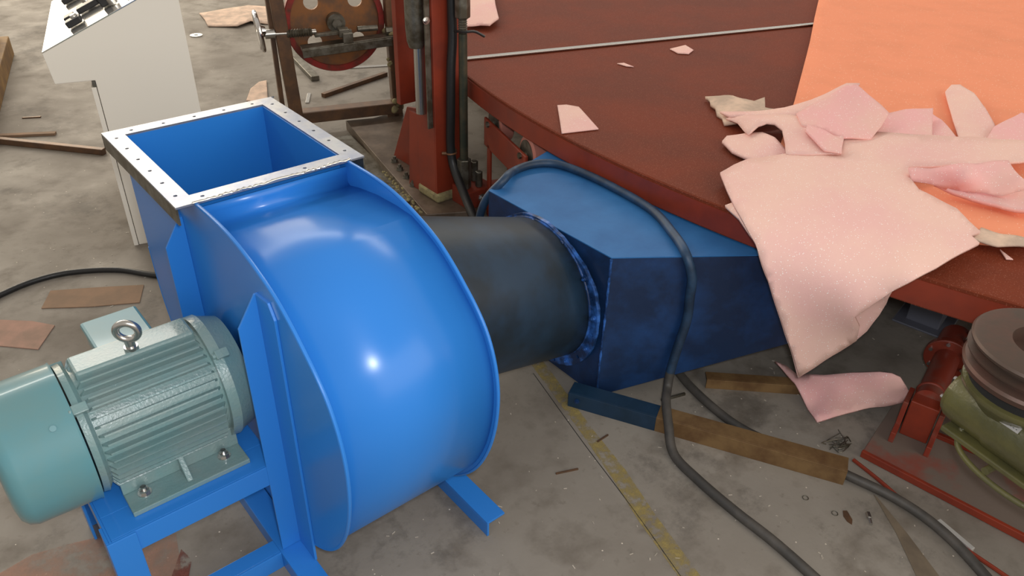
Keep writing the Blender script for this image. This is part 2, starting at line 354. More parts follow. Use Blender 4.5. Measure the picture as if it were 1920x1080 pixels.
# ---------------------------------------------------------------- electric motor
mo = thing('electric_motor', (.25, AX, PZ), 'grey green finned electric motor bolted on the blue fan frame', 'motor')
mc = lambda x: (x, AX, AZ)
bm = B(); lathe(bm, mc(.105), mc(.395), [(0, .125), (1, .125)], 64)
for k in range(44):
    a = 2*math.pi*k/44
    if math.sin(a) < -.86 or math.sin(a) > .97: continue
    e = Vector((0, math.cos(a), math.sin(a))); f = Vector((0, -math.sin(a), math.cos(a)))
    vs = []
    for (x, r, w) in ((.112, .112, .0032), (.128, .1405, .0018), (.352, .1405, .0018), (.368, .112, .0032)):
        for sg in (-1, 1): vs.append(bm.verts.new(Vector((x, AX, AZ)) + e*r + f*(w*sg)))
    for q in ((0,2,3,1), (2,4,5,3), (4,6,7,5), (0,6,4,2), (1,3,5,7), (0,1,7,6)): bm.faces.new([vs[i] for i in q])
bmesh.ops.recalc_face_normals(bm, faces=bm.faces[:])
body = link('finned_body', bm, 'motor', mo)
bm = B(); lathe(bm, mc(.365), mc(.437), [(0, .125), (0, .140), (.28, .142), (.42, .136), (.85, .125), (1, .08)], 56); link('end_shield', bm, 'motor', mo, smooth=True, auto=30)
bm = B(); lathe(bm, mc(.098), mc(.118), [(0, .138), (.6, .140), (1, .128)], 56); link('end_ring', bm, 'motor', mo, smooth=True, auto=30)
for x in (.108, .385):
    for a in (35, 128, -42):
        e = Vector((0, math.cos(R(a)), math.sin(R(a)))); p = Vector(mc(x)) + e*.140
        bm = B(); bar(bm, p + Vector((-.014, 0, 0)), p + Vector((.014, 0, 0)), .02, .02, e); cyl(bm, p + Vector((-.02, 0, 0)) + e*.002, p + Vector((-.012, 0, 0)) + e*.002, .007, seg=6)
        link('clamp_lug', bm, 'motor', mo, bevel=.002)
bm = B(); lathe(bm, mc(-.052), mc(.094), [(0, .05), (0, .105), (.03, .125), (.10, .138), (.2, .144), (.97, .147), (1, .149), (1, .13)], 64)
link('fan_cover', bm, 'cover', mo, smooth=True, auto=50, label='smooth teal fan cover')
for a in (15, 135, 255, -60):
    e = Vector((0, math.cos(R(a)), math.sin(R(a)))); bm = B(); cyl(bm, Vector(mc(.055))+e*.145, Vector(mc(.055))+e*.1495, .006, seg=12); link('cover_screw', bm, 'cover', mo)
# feet
for s in (-1, 1):
    y0, y1 = (AX - .16, AX - .085) if s < 0 else (AX + .085, AX + .16)
    bm = B(); hull_box(bm, (.128, min(y0, y1), PZ), (.375, max(y0, y1), PZ+.012))
    yi = AX + s*.09
    plate(bm, [(AX + s*.085, PZ+.012), (AX + s*.10, PZ+.012), (AX+s*.098, PZ+.06), (AX+s*.085, PZ+.07)], [], YZ(.128), .247)
    plate(bm, [(AX + s*.10, PZ+.012), (AX+s*.145, PZ+.012), (AX+s*.10, PZ+.055)], [], YZ(.245), .012)
    link('motor_foot', bm, 'motor', mo, bevel=.0015)
    for x in (.165, .335):
        bm = B(); hexbolt(bm, (x, AX + s*.118, PZ+.012), (0, 0, 1), .0105, .009, .007); link('foot_bolt', bm, 'steel', mo, label='bright steel nut and bolt')
# eye bolt
bm = B(); torus(bm, (.238, AX-.005, .648), (.5, .85, .1), .021, .0075, 32, 12); cyl(bm, (.238, AX, .596), (.238, AX, .628), .010, .010, 20); cyl(bm, (.238, AX, .59), (.238, AX, .609), .014, seg=20)
link('eye_bolt', bm, 'steel', mo, smooth=True, label='bright lifting eye bolt')
# terminal box
bm = B(); hull_box(bm, (.185, 1.515, .53), (.295, 1.635, .578)); tb = link('terminal_box', bm, 'motor', mo, bevel=.012)
bm = B(); hull_box(bm, (.181, 1.511, .579), (.299, 1.639, .592)); link('box_lid', bm, 'cover', tb, bevel=.007)
# flat rib on top carrying the eye bolt
bm = B(); hull_box(bm, (.125, AX-.018, .565), (.36, AX+.05, .602)); link('top_rib', bm, 'motor', mo, bevel=.006)
# ---------------------------------------------------------------- intake duct: pipe and hood
TX, TY, TR, TZ, TT = 5.415, 1.525, 3.685, .59, .085
duct = thing('intake_duct', (1.5, 1.45, 0), 'dark blue round pipe joining tapered sheet metal hood under the table edge', 'duct')
bm = B(); rings = []
for k in range(9):
    t = k/8; rings.append([bm.verts.new((.812+.576*t, 1.465+.033*t+(.244-.019*t)*math.cos(q*math.pi/36), .46-.182*t+(.244-.019*t)*math.sin(q*math.pi/36))) for q in range(72)])
for ra_, rb_ in zip(rings, rings[1:]):
    for q in range(72): bm.faces.new((ra_[q], ra_[(q+1) % 72], rb_[(q+1) % 72], rb_[q]))
bmesh.ops.recalc_face_normals(bm, faces=bm.faces[:])
p_ = link('round_pipe', bm, 'pipe', duct, smooth=True); s = p_.modifiers.new('s', 'SOLIDIFY'); s.thickness = .004
# hood
sd = Vector((.8165, -.5773, 0))      # direction of the slanting side
h0 = Vector((1.411, 1.238, 0)); HT = .497
def hs(d, zz): p = h0 + sd*d; return (p.x, p.y, zz)
top = [(1.40, 1.765, HT), (1.411, 1.238, HT), hs(.62, HT-.002), (2.6, 1.0, HT-.002), (2.5, 2.1, HT-.002), (1.575, 1.835, HT)]
bot = [(1.40, 1.765, .02), (1.411, 1.238, .005), hs(.62, .205), (2.6, 1.0, .26), (2.5, 2.1, .26), (1.575, 1.835, .09)]
bm = B(); tv = [bm.verts.new(p) for p in top]; bv = [bm.verts.new(p) for p in bot]
n = len(top)
for i in range(n):
    j = (i+1) % n; bm.faces.new((tv[i], tv[j], bv[j], bv[i]))
bm.faces.new(list(reversed(bv)))
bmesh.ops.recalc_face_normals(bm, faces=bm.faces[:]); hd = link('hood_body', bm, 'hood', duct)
bm = B(); plate(bm, [(p[0], p[1]) for p in top], [], XY(HT-.001), .004); link('hood_top', bm, 'hoodtop', duct, bevel=.001, label='blue hood top sheet, sky brightness put into its colour')
bm = B(); tube(bm, [(1.409, 1.236, .03), (1.408, 1.236, .18), (1.409, 1.235, .33), (1.410, 1.236, .495)], lambda t: .0035+.0012*math.sin(t*90), 8, 12); link('corner_weld', bm, 'ring', duct, smooth=True)
random.seed(5)
bm = B(); ro = []
for k in range(72):
    a = 2*math.pi*k/72; rr = .262 + .004*math.sin(5*a+1) + random.uniform(-.002, .002)
    ro.append((1.498+rr*math.cos(a)*.985, .268+rr*math.sin(a)*.93))
bh = [circle((1.498+.243*math.cos(R(q)), .270+.243*.95*math.sin(R(q))), .006, 10) for q in range(8, 360, 30)]
plate(bm, ro, [circle((1.50, .278), .222, 64)] + bh, YZ(1.385), .012)
rgo = link('ring_flange', bm, 'ring', duct, bevel=.002, label='rough bright and dark blue ring flange')
for q in range(23, 360, 30):
    bm = B(); y, z = 1.498+.243*math.cos(R(q)), .270+.231*math.sin(R(q)); hexbolt(bm, (1.385, y, z), (-1, 0, 0), .007, .006, .004); link('ring_bolt', bm, 'ring', duct)
bm = B(); torus(bm, (1.385, 1.498, .279), (1, 0, 0), .226, .004, 64, 8); link('pipe_weld', bm, 'ring', duct, smooth=True)
# angle iron lying under the hood: blue end, rusty rest
def angle(bm, a, b, hgt, wd, th=.005):
    a = Vector(a); b = Vector(b); d = (b-a).normalized(); u = d.cross(Vector((0, 0, 1)))
    # vertical leg on the near side (+u side is right of travel)
    bar(bm, a + Vector((0, 0, hgt/2)) + u*(th/2), b + Vector((0, 0, hgt/2)) + u*(th/2), th, hgt)
    bar(bm, a + Vector((0, 0, hgt-th/2)) - u*(wd/2), b + Vector((0, 0, hgt-th/2)) - u*(wd/2), wd, th)
A0, A1 = Vector((1.318, 1.266, 0)), Vector((1.690, .566, 0)); dA = (A1-A0).normalized(); AM = A0 + dA*.268
ang = thing('angle_iron', (1.5, .92, 0), 'long angle iron on the floor under the hood, painted blue at one end and rusty', 'angle iron')
bm = B(); angle(bm, A0, AM, .052, .052); link('blue_end', bm, 'darkblue', ang, bevel=.0008, label='blue painted end of the angle iron')
bm = B(); angle(bm, AM, A1, .052, .052); link('rusty_length', bm, 'rust', ang, bevel=.0008, label='rusty brown length of the angle iron')
bm = B(); hexbolt(bm, A0 + dA*.03 + Vector((-.006, -.002, .03)), (-.88, -.47, 0), .006, .004, .003); link('bolt', bm, 'hood', ang)
bm = B(); angle(bm, (1.7156, 1.0606, 0.0000), (1.9381, 0.8447, 0.0000), .035, .035); tag(link('angle_iron', bm, 'rust', bevel=.0008), 'short rusty angle iron behind the long one, ending under the curled pink foam', 'angle iron')
# ---------------------------------------------------------------- rotary table
tb_ = thing('round_table', (TX, TY, 0), 'huge round red oxide steel table top strewn with pink foam', 'table')
bm = B(); lathe(bm, (TX, TY, TZ-TT), (TX, TY, TZ), [(0, TR-.04), (0, TR), (.96, TR), (1, TR-.004)], 220); t1 = link('table_top', bm, 'tabletop', tb_)
bm = B(); rr = lathe(bm, (TX, TY, TZ-TT+.004), (TX, TY, TZ-.012), [(0, TR+.0005), (0, TR+.003), (1, TR+.003), (1, TR+.0005)], 220, cap=False); link('rim_band', bm, 'redox', tb_, smooth=True, auto=50)
bm = B(); a = Vector((1.9428, 2.6596, 0.5900)); b = Vector((4.3111, 1.9332, 0.5900)); d = (b-a).normalized(); nrm = Vector((-d.y, d.x, 0))
# raised deck beyond the joint, ending in a bright strip
pts = []
c0 = Vector((TX, TY, 0)); 
def hitc(p, d, sgn):
    q = Vector((p.x, p.y, 0)) - c0; bb = q.dot(d); cc = q.dot(q) - (TR-.01)**2; return -bb + sgn*math.sqrt(bb*bb-cc)
pa = a + d*hitc(a, d, -1); pb = a + d*hitc(a, d, 1)
a0 = math.atan2(pa.y-TY, pa.x-TX); a1 = math.atan2(pb.y-TY, pb.x-TX)
if a1 > a0: a1 -= 2*math.pi
dk = [(TX+(TR-.01)*math.cos(a0+(a1-a0)*k/80), TY+(TR-.01)*math.sin(a0+(a1-a0)*k/80)) for k in range(81)]
plate(bm, dk, [], XY(TZ), .004); link('raised_deck', bm, 'tabletop', tb_)
bm = B(); bar(bm, (pa.x, pa.y, TZ+.007), (pb.x, pb.y, TZ+.007), .028, .006); link('edge_strip', bm, 'steel', tb_, bevel=.001, label='bright bare metal strip across the table')
bm = B(); lg = Vector((2.5702, 0.7999, 0.0000))
lx, ly = lg.x+.07, lg.y+.01
hull_box(bm, (lx-.05, ly-.055, 0), (lx+.06, ly+.055, TZ-TT), rot=R(10), piv=(lx, ly, 0)); hull_box(bm, (lx-.09, ly-.09, 0), (lx+.09, ly+.09, .008), rot=R(10), piv=(lx, ly, 0)); link('table_leg', bm, 'greyleg', tb_, bevel=.003, label='grey steel table leg with base plate')
bm = B(); cyl(bm, (TX, TY, 0), (TX, TY, TZ-TT), .25, seg=40); link('table_pedestal', bm, 'redox', tb_)
for q in ((1,1),(1,-1),(-1,-1),(-1,1)):
    pass
# support rollers and their carrier below the rim
rc = thing('roller_carrier', (2.1, 2.45, 0), 'dark red roller carrier with pale pink wheels under the table rim', 'roller carrier')
def under(px, h): return Vector(px)
wa = Vector((1.8870, 2.3465, 0.4250)); wb = Vector((1.7926, 2.0354, 0.4250)); dr = (wb-wa).normalized()
sdn = Vector((-dr.y, dr.x, 0)); sdn = -sdn if sdn.x < 0 else sdn
ra = wa + Vector((0, 0, -.045)) - sdn*.02; rb = wb + Vector((0, 0, -.045)) - sdn*.02
bm = B(); bar(bm, ra - dr*.05, rb + dr*.045, .012, .12); link('side_bar', bm, 'redox', rc, bevel=.004)
M['rollerpink'] = mat('pale red roller rubber', (.55, .20, .15), .55)
for c in (wa, wb):
    bm = B(); lathe(bm, c, c + sdn*.06, [(0, .03), (0, .066), (.08, .072), (.92, .072), (1, .066), (1, .03)], 40); w_ = link('roller', bm, 'rollerpink', rc, smooth=True, auto=40)
    bm = B(); cyl(bm, c - sdn*.004, c + sdn*.001, .055, seg=32); link('wheel_plate', bm, 'dull', w_)
    bm = B(); cyl(bm, c - sdn*.035, c + sdn*.02, .012, seg=6); link('axle', bm, 'dull', w_)
for p in (ra + dr*.0, rb - dr*.04):
    for o_ in (0, .09):
        bm = B(); bar(bm, (p.x+sdn.x*o_, p.y+sdn.y*o_, .012), (p.x+sdn.x*o_, p.y+sdn.y*o_, .34), .012, .03, (dr.x, dr.y, 0)); link('stand', bm, 'redox', rc, bevel=.003)
bm = B(); hull_box(bm, (1.93, 2.33, .0), (2.25, 2.62, .012), rot=R(-18), piv=(2.1, 2.45, 0)); link('base_plate', bm, 'dustred', rc, bevel=.002)
# ---------------------------------------------------------------- machine column
mcx = thing('machine_column', (1.75, 2.6, 0), 'tall red steel column with shafts, beside the far left of the round table', 'machine column')
bm = B(); plate(bm, [tuple(p)[:2] for p in ((1.8834, 3.5929, 0.0500), (2.0206, 3.5408, 0.0500), (2.2203, 3.5535, 0.0500), (1.9994, 2.8764, 0.0500), (1.9027, 2.4410, 0.0500), (1.8231, 2.3569, 0.0500), (1.6246, 2.4641, 0.0500))], [], XY(.0), .05)
link('base_plate', bm, mat('oily brown base steel', (.12, .085, .06), .4, .3, col2=(.20, .15, .11), scale=9), mcx, bevel=.003)
CX0, CX1, CY = 1.722, 1.845, 2.524
bm = B()
hull_box(bm, (CX0, CY, .09), (CX1, CY+.008, 2.3)); hull_box(bm, (CX0, CY+.008, .09), (CX0+.008, CY+.13, 2.3)); hull_box(bm, (CX1-.008, CY+.008, .09), (CX1, CY+.13, 2.3))
link('column', bm, 'redox', mcx, bevel=.002)
bm = B(); hull_box(bm, (CX0-.006, CY-.012, .05), (CX1+.008, CY+.14, .092)); link('foot_block', bm, 'crumb', mcx, bevel=.01, label='yellowish sealing foam around the column foot')
bm = B(); hull_box(bm, (CX0-.024, CY+.012, .385), (CX0-.002, CY+.02, 2.3)); link('guide_strip', bm, 'dull', mcx, label='dirty grey guide strip')
bm = B(); x, y = 1.700, 2.605
lathe(bm, (x, y, .70), (x, y, 2.3), [(0, .028), (.015, .036), (.05, .040), (1, .040)], 32); link('shaft_housing', bm, 'dull', mcx, smooth=True, label='greasy metal shaft housing')
bm = B(); cyl(bm, (x+.012, y, .43), (x+.012, y, .71), .022, seg=24); link('shaft', bm, 'steel', mcx, smooth=True)
bm = B(); hull_box(bm, (1.735, 2.80, .40), (1.835, 2.83, 2.3)); link('rear_column', bm, 'redox', mcx, bevel=.002)
g0 = Vector((1.70, 2.50, .05)) 
bm = B(); plate(bm, [(3.055, .05), (2.745, .05), (2.75, .36), (2.80, .36), (2.915, .337)], [], lambda u, v, w_: (1.838+w_, u, v), .012); link('gusset', bm, 'redox', mcx, bevel=.002)
bm = B(); plate(bm, [(1.728, .05), (1.742, .05), (1.762, .385), (1.746, .39)], [], XZ(2.652), .10); link('gusset', bm, 'redox', mcx, bevel=.002)
for q in ((1.8066, 2.9960, 0.0500), (1.7778, 2.9052, 0.0500), (1.7539, 2.8150, 0.0500), (1.7329, 2.7268, 0.0500)):
    bm = B(); hexbolt(bm, q, (0, 0, 1), .014, .013, .012); link('base_bolt', bm, 'dull', mcx)
for q in ((1.7141, 2.5300, 0.8163),):
    bm = B(); hexbolt(bm, (CX0-.02, CY+.01, q[2]), (0, -1, 0), .011, .008, .004); link('column_bolt', bm, 'steel', mcx)
gx, gy = 1.807, 2.445
bm = B(); cyl(bm, (gx, gy, .26), (gx, gy, .772), .017, seg=24); link('green_shaft', bm, 'greenrod', mcx, smooth=True, label='dirty green vertical shaft')
bm = B(); lathe(bm, (gx, gy, .772), (gx, gy, .83), [(k/14, .014 + .004*(k % 2)) for k in range(15)], 20); link('lead_screw', bm, 'dull', mcx, smooth=True)
bm = B(); cyl(bm, (gx, gy, .83), (gx, gy, 1.15), .030, seg=6); link('shaft_collar', bm, 'dull', mcx, bevel=.004)
bm = B(); cyl(bm, (gx, gy, .13), (gx, gy, .26), .03, seg=6); cyl(bm, (gx+.055, gy-.03, .13), (gx+.055, gy-.03, .20), .016, seg=6); cyl(bm, (gx+.075, gy+.03, .13), (gx+.075, gy+.03, .22), .018, seg=6); link('shaft_bearing', bm, 'dull', mcx, bevel=.003)
bm = B(); hull_box(bm, (1.785, 2.385, .05), (1.925, 2.505, .13)); link('bearing_block', bm, 'redox', mcx, bevel=.004)
bm = B(); hexbolt(bm, (1.855, 2.385, .09), (0, -1, 0), .014, .01, .006); link('block_bolt', bm, 'steel', mcx)
# hose on the column
hz = B(); tube(hz, [(1.800, 2.500, 1.5), (1.797, 2.500, .88), (1.797, 2.498, .75), (1.785, 2.496, .62), (1.780, 2.496, .45), (1.778, 2.498, .30), (1.775, 2.47, .215), (1.757, 2.38, .14), (1.72, 2.26, .085), (1.69, 2.15, .03), (1.66, 2.05, .02), (1.63, 1.95, .02)], .0185, 16, 8)
tag(link('black_hose', hz, 'rubber', smooth=True), 'thick black hose running down the red column face to the floor', 'hose')
bm = B(); torus(bm, (1.779, 2.498, .275), (0, .1, 1), .021, .004, 24, 8); cyl(bm, (1.745, 2.515, .275), (1.760, 2.505, .275), .007, seg=12); cyl(bm, (1.80, 2.505, .275), (1.812, 2.512, .275), .007, seg=12)
link('hose_clamp', bm, 'rustorange', mcx, smooth=True)
bm = B(); tube(bm, [(1.795, 2.480, .775), (1.795, 2.42, .785), (1.83, 2.40, .785), (1.865, 2.385, .765)], .005, 8); link('cable_tie', bm, 'rubber', mcx, smooth=True, label='black cable tie with its tail sticking out')
# crumbs of yellow sealing foam at the base edge
random.seed(8); bm = B()
for k in range(60):
    t = k/59; a = Vector((1.7157, 2.9357, 0.0450)); b = Vector((1.6120, 2.4855, 0.0450)); c = a.lerp(b, t) + Vector((random.uniform(-.01, .01), random.uniform(-.01, .01), random.uniform(-.005, .008)))
    bmesh.ops.create_icosphere(bm, subdivisions=1, radius=random.uniform(.003, .008), matrix=Matrix.Translation(c))
link('sealing_foam', bm, 'crumb', mcx, label='crumbly yellow sealing foam')['kind'] = 'stuff'
# ---------------------------------------------------------------- wheel frame
AZI = R(-18.5); e1 = Vector((math.cos(AZI), math.sin(AZI), 0)); e2 = Vector((-math.sin(AZI), math.cos(AZI), 0)); A_ = Vector((2.1256, 3.5227, 0))
def F(s, z_, d=0): p = A_ + e1*s + e2*d; return Vector((p.x, p.y, z_))
wf = thing('wheel_frame', tuple(F(-.25, 0)), 'brown square tube frame holding a red rimmed band wheel behind the blue fan', 'machine frame')
bm = B(); bar(bm, F(-.50, .09, -.03), F(-.545, 1.1, -.03), .062, .062, e2); link('post', bm, 'browntube', wf, bevel=.004)
bm = B(); bar(bm, F(-.62, .095, 0), F(.05, .095, 0), .075, .06); link('lower_bar', bm, 'browntube', wf, bevel=.004)
bm = B(); bar(bm, F(-.56, .03, .02), F(-.56, .9, .03), .022, .05, e2); link('thin_bar', bm, 'browntube', wf, bevel=.002)
for s in (-.5, .0):
    bm = B(); bar(bm, F(s, 0, 0), F(s, .07, 0), .06, .06, e2); link('foot', bm, 'browntube', wf)
bm = B(); bar(bm, F(.03, .03, 0), F(.01, 1.1, 0), .05, .06, e2); link('right_post', bm, 'browntube', wf, bevel=.004)
# wheel
wh = F(-.25, .55, .05)
PW = lambda u, v, w_: tuple(wh + e1*u + Vector((0, 0, v)) + e2*(w_-.008))
bm = B(); plate(bm, circle((0, 0), .222, 72), [circle((.145*math.cos(R(q)), .145*math.sin(R(q))), .036, 24) for q in (42, 138, 222, 318)], PW, .014)
bwh = link('band_wheel', bm, 'rustorange', wf, label='rusty wheel disc with round holes')
bm = B(); rgs = lathe(bm, wh - e2*.025, wh + e2*.025, [(0, .218), (0, .244), (.1, .248), (.9, .248), (1, .244), (1, .218), (0, .218)], 72, cap=False); link('wheel_rim', bm, 'rim', bwh, smooth=True, auto=30)
bm = B(); cyl(bm, wh - e2*.05, wh, .045, seg=32); cyl(bm, wh - e2*.07, wh - e2*.04, .024, seg=6); link('wheel_hub', bm, 'dull', bwh, smooth=True, auto=30)
# arm, screw, hand wheel
bm = B(); bar(bm, F(-.44, .455, -.06), F(.04, .485, -.06), .075, .02); bar(bm, F(-.44, .44, -.095), F(.0, .465, -.095), .01, .04); link('bearing_arm', bm, 'dull', wf, bevel=.002)
bm = B(); bar(bm, F(-.23, .50, -.06), F(-.23, .54, -.06), .05, .05, e2); bar(bm, F(-.24, .50, -.085), F(-.19, .50, -.085), .03, .05); link('bearing_block', bm, 'dull', wf, bevel=.004)
bm = B(); bar(bm, F(-.37, .515, -.06), F(-.19, .525, -.06), .03, .014); cyl(bm, F(-.16, .53, -.06), F(-.06, .53, -.06), .014, seg=16); cyl(bm, F(-.02, .51, -.06), F(.03, .51, -.06), .02, seg=6); link('slide', bm, 'dull', wf, bevel=.001)
bm = B(); lathe(bm, F(-.50, .53, -.05), F(-.38, .53, -.05), [(k/20, .016+.006*(k % 2)) for k in range(21)], 20); link('spring', bm, 'dull', wf, smooth=True)
bm = B(); cyl(bm, F(-.60, .535, -.05), F(-.36, .53, -.05), .012, seg=16); cyl(bm, F(-.60, .535, -.05), F(-.555, .535, -.05), .022, seg=20); link('screw', bm, 'steel', wf, smooth=True, auto=30)
hw = F(-.625, .55, -.05)
bm = B(); torus(bm, hw, e1 + Vector((0, 0, .1)), .088, .011, 48, 12); link('hand_wheel', bm, 'chrome', wf, smooth=True, label='chrome hand wheel')
bm = B(); lathe(bm, hw - e1*.012, hw + e1*.03, [(0, .02), (.1, .085), (.35, .085), (.6, .03), (1, .022)], 40); link('hand_wheel_disc', bm, 'chrome', wf, smooth=True, auto=40)
bm = B(); random.seed(4)
for q, rr in ((F(.03, .11, -.02), .035), (F(.04, .13, -.03), .02), (F(.0, .36, -.02), .012), (F(.0, .34, -.02), .014), (F(.01, .32, -.02), .012), (F(.02, .50, -.03), .03)):
    for k in range(5): bmesh.ops.create_icosphere(bm, subdivisions=2, radius=rr*random.uniform(.4, .8), matrix=Matrix.Translation(q + Vector((random.uniform(-1, 1)*rr, random.uniform(-1, 1)*rr, random.uniform(-1, 1)*rr))))
link('sealing_foam', bm, 'crumb', wf, smooth=True, label='dried yellow sealing foam')['kind'] = 'stuff'
# ---------------------------------------------------------------- console
ga = R(-16); c1 = Vector((math.cos(ga), math.sin(ga), 0)); c2 = Vector((-math.sin(ga), math.cos(ga), 0)); G_ = Vector((.624, 3.013, 0))
def K(s, z_, d=0): p = G_ + c1*s + c2*d; return (p.x, p.y, z_)
cs = thing('control_console', K(.15, 0, .3), 'cream white control console with sloping switch panel, on the floor at upper left', 'console')
sl = (.935-.772)/(.216+.137)
prf = [(0, 0), (.325, 0), (.325, .98), (.33, .985), (.225, .772+.362*sl), (-.137, .772), (-.126, .664), (0, .664)]
prf = [(0, .0), (.325, .0), (.325, .772+.462*sl), (-.137, .772), (-.126, .664), (0, .664)]
bm = B(); plate(bm, prf, [], lambda u, v, w_: K(u, v, w_), .74); cb = link('cabinet', bm, 'white', cs, bevel=.003)
bm = B(); plate(bm, [(-.137, .7725), (.325, .7725+.462*sl), (.325, .7765+.462*sl), (-.137, .7765)], [], lambda u, v, w_: K(u, v, w_-.002), .744); pn = link('switch_panel', bm, 'panel', cs, bevel=.001, label='mirror bright sloping switch panel')
bm = B(); plate(bm, [(-.018, .0), (-.002, .0), (-.002, .64), (-.018, .64)], [], lambda u, v, w_: K(u, v, w_), .6); link('door', bm, 'white', cs, bevel=.001)
bm = B(); plate(bm, [(-.012, .642), (-.001, .642), (-.001, .663), (-.012, .663)], [], lambda u, v, w_: K(u, v, w_+.001), .6); link('top_rail', bm, 'dull', cs)
def onp(s, d, h=0): return Vector(K(s, .7765+(s+.137)*sl+h, d))
npn = (Vector(K(0, 1, 0)) - Vector(K(sl, 0, 0))); npn = (Vector((0, 0, 1)) - c1*sl).normalized()
for (s, d, l, ww, hh) in ((-.062, .25, .035, .05, .012), (-.045, .11, .05, .045, .022), (-.01, .235, .075, .05, .02), (.075, .15, .035, .07, .035), (-.075, .55, .06, .08, .02), (.0, .47, .09, .03, .02), (.15, .15, .05, .03, .02), (.13, .33, .08, .04, .012)):
    bm = B(); p = onp(s, d, .003); q = onp(s+l, d, .003); bar(bm, p + npn*hh/2, q + npn*hh/2, ww, hh, npn); link('switch', bm, 'black', cs, bevel=.004)
for (s, d) in ((-.012, .12), (.115, .10), (.02, .33)):
    bm = B(); lathe(bm, onp(s, d, .003), onp(s, d, .003)+npn*.03, [(0, .016), (.6, .016), (1, .011)], 24); link('push_button', bm, 'steel', cs, smooth=True, auto=40)
# ---------------------------------------------------------------- gear reducer, its red base and bracket
base = thing('steel_base_frame', (2.1, .35, 0), 'dust covered red steel base plate with pipe bracket at lower right', 'machine base')
q0 = Vector((1.8268, 0.5933, 0.0100)); q1 = Vector((1.8775, 0.1615, 0.0100)); q2 = Vector((2.1750, 0.6577, 0.0100)); 
ex = (q1-q0).normalized(); ey = Vector((-ex.y, ex.x, 0)); ey = ey if ey.dot(q2-q0) > 0 else -ey
dl = (q2-q0)
bm = B(); plate(bm, [(q0.x, q0.y), tuple((q0+ex*1.1).xy), tuple((q0+ex*1.1+dl*1.0).xy), tuple((q0+dl*1.05).xy)], [], XY(.0), .012)
link('base_plate', bm, 'dusty', base, bevel=.002, label='dust covered red base plate')
bm = B(); bar(bm, (q0.x, q0.y, .012), tuple(q0+ex*1.1+Vector((0, 0, .002))), .012, .022); link('front_edge', bm, 'redox', base, bevel=.002)
r0 = Vector((2.0589, 0.4958, 0.0120)); r1 = Vector((2.1122, 0.2543, 0.0120))
bm = B(); bar(bm, r0 + Vector((0, 0, .008)), r0 + (r1-r0)*2.2 + Vector((0, 0, .008)), .014, .016); link('rail', bm, 'redox', base, bevel=.002)
# bracket: block with two cheek plates
bk = Vector((2.05, .545, 0)); pd = Vector((math.cos(R(14)), math.sin(R(14)), 0)); pn_ = Vector((-pd.y, pd.x, 0))
bm = B(); bar(bm, bk - pd*.055 + Vector((0, 0, .075)), bk + pd*.02 + Vector((0, 0, .075)), .075, .125); link('bracket_block', bm, 'redox', base, bevel=.003)
for s in (-1, 1):
    bm = B(); bar(bm, bk - pd*.11 + pn_*(s*.048) + Vector((0, 0, .03)), bk + pd*.02 + pn_*(s*.048) + Vector((0, 0, .03)), .014, .036)
    bar(bm, bk - pd*.062 + pn_*(s*.048) + Vector((0, 0, .08)), bk + pd*.02 + pn_*(s*.048) + Vector((0, 0, .08)), .014, .10); link('cheek_plate', bm, 'dustred', base, bevel=.002)
ph = .125
bm = B(); cyl(bm, bk - pd*.01 + Vector((0, 0, ph)), bk + pd*.30 + Vector((0, 0, ph)), .036, seg=32); link('pipe', bm, 'dustred', base, smooth=True, auto=40)
bm = B(); torus(bm, bk + pd*.03 + Vector((0, 0, ph)), pd, .036, .005, 32, 8); link('pipe_collar', bm, 'redox', base, smooth=True)
bm = B(); cyl(bm, bk + pd*.235 + Vector((0, 0, ph)), bk + pd*.26 + Vector((0, 0, ph)), .066, seg=36); fl_ = link('pipe_flange', bm, 'redox', base, bevel=.004)
for q in range(20, 380, 60):
    e = pn_*math.cos(R(q)) + Vector((0, 0, math.sin(R(q)))); bm = B(); p = bk + pd*.235 + Vector((0, 0, ph)) + e*.053; cyl(bm, p, p - pd*.006, .006, seg=10); link('flange_bolt', bm, 'steel', fl_)
bm = B(); cyl(bm, bk + pd*.26 + Vector((0, 0, ph)), bk + pd*.38 + Vector((0, 0, ph)), .05, .045, seg=28); link('coupling', bm, 'dustred', base, smooth=True, auto=40)
for dd in (.30, .36):
    p = bk + pd*dd - pn_*.035 + Vector((0, 0, ph+.03)); bm = B(); cyl(bm, p, p + Vector((.012, -.008, .055)), .014, seg=18); link('stud', bm, 'steel', base, smooth=True, auto=40)
# gear reducer
gr = thing('gear_reducer', (2.1, .36, .012), 'olive green gear reducer with large brown belt pulley on top, at lower right', 'gearbox')
ga0 = Vector((1.7238, 0.4024, 0.4200))
gd = (Vector((1.6877, 0.2298, 0.4200)) - ga0).normalized()
gn = Vector((-gd.y, gd.x, 0)); gn = gn if gn.x > 0 else -gn
bm = B(); lathe(bm, ga0, ga0 + gd*.62, [(0, .048), (.008, .063), (.04, .066), (.165, .068), (.18, .072), (1, .072)], 40); link('housing', bm, 'olive', gr, smooth=True, auto=35)
gc = Vector((1.735, .285, .35)); 
bm = B(); lathe(bm, gc + Vector((0, 0, .06)), gc + Vector((0, 0, .158)), [(0, .07), (.25, .088), (.6, .105), (.78, .125), (.86, .132), (.97, .132), (1, .12)], 64); link('gear_case', bm, 'olive', gr, smooth=True, auto=50)
bm = B(); lathe(bm, ga0 - gd*.006, ga0 + gd*.012, [(0, .056), (1, .064)], 40); link('end_cover', bm, 'olive', gr, smooth=True, auto=35)
for q in range(0, 360, 60):
    e = gn*math.cos(R(q)) + Vector((0, 0, math.sin(R(q)))); p = ga0 - gd*.006 + e*.050; bm = B(); cyl(bm, p, p - gd*.006, .005, seg=6); link('cover_bolt', bm, 'steel', gr)
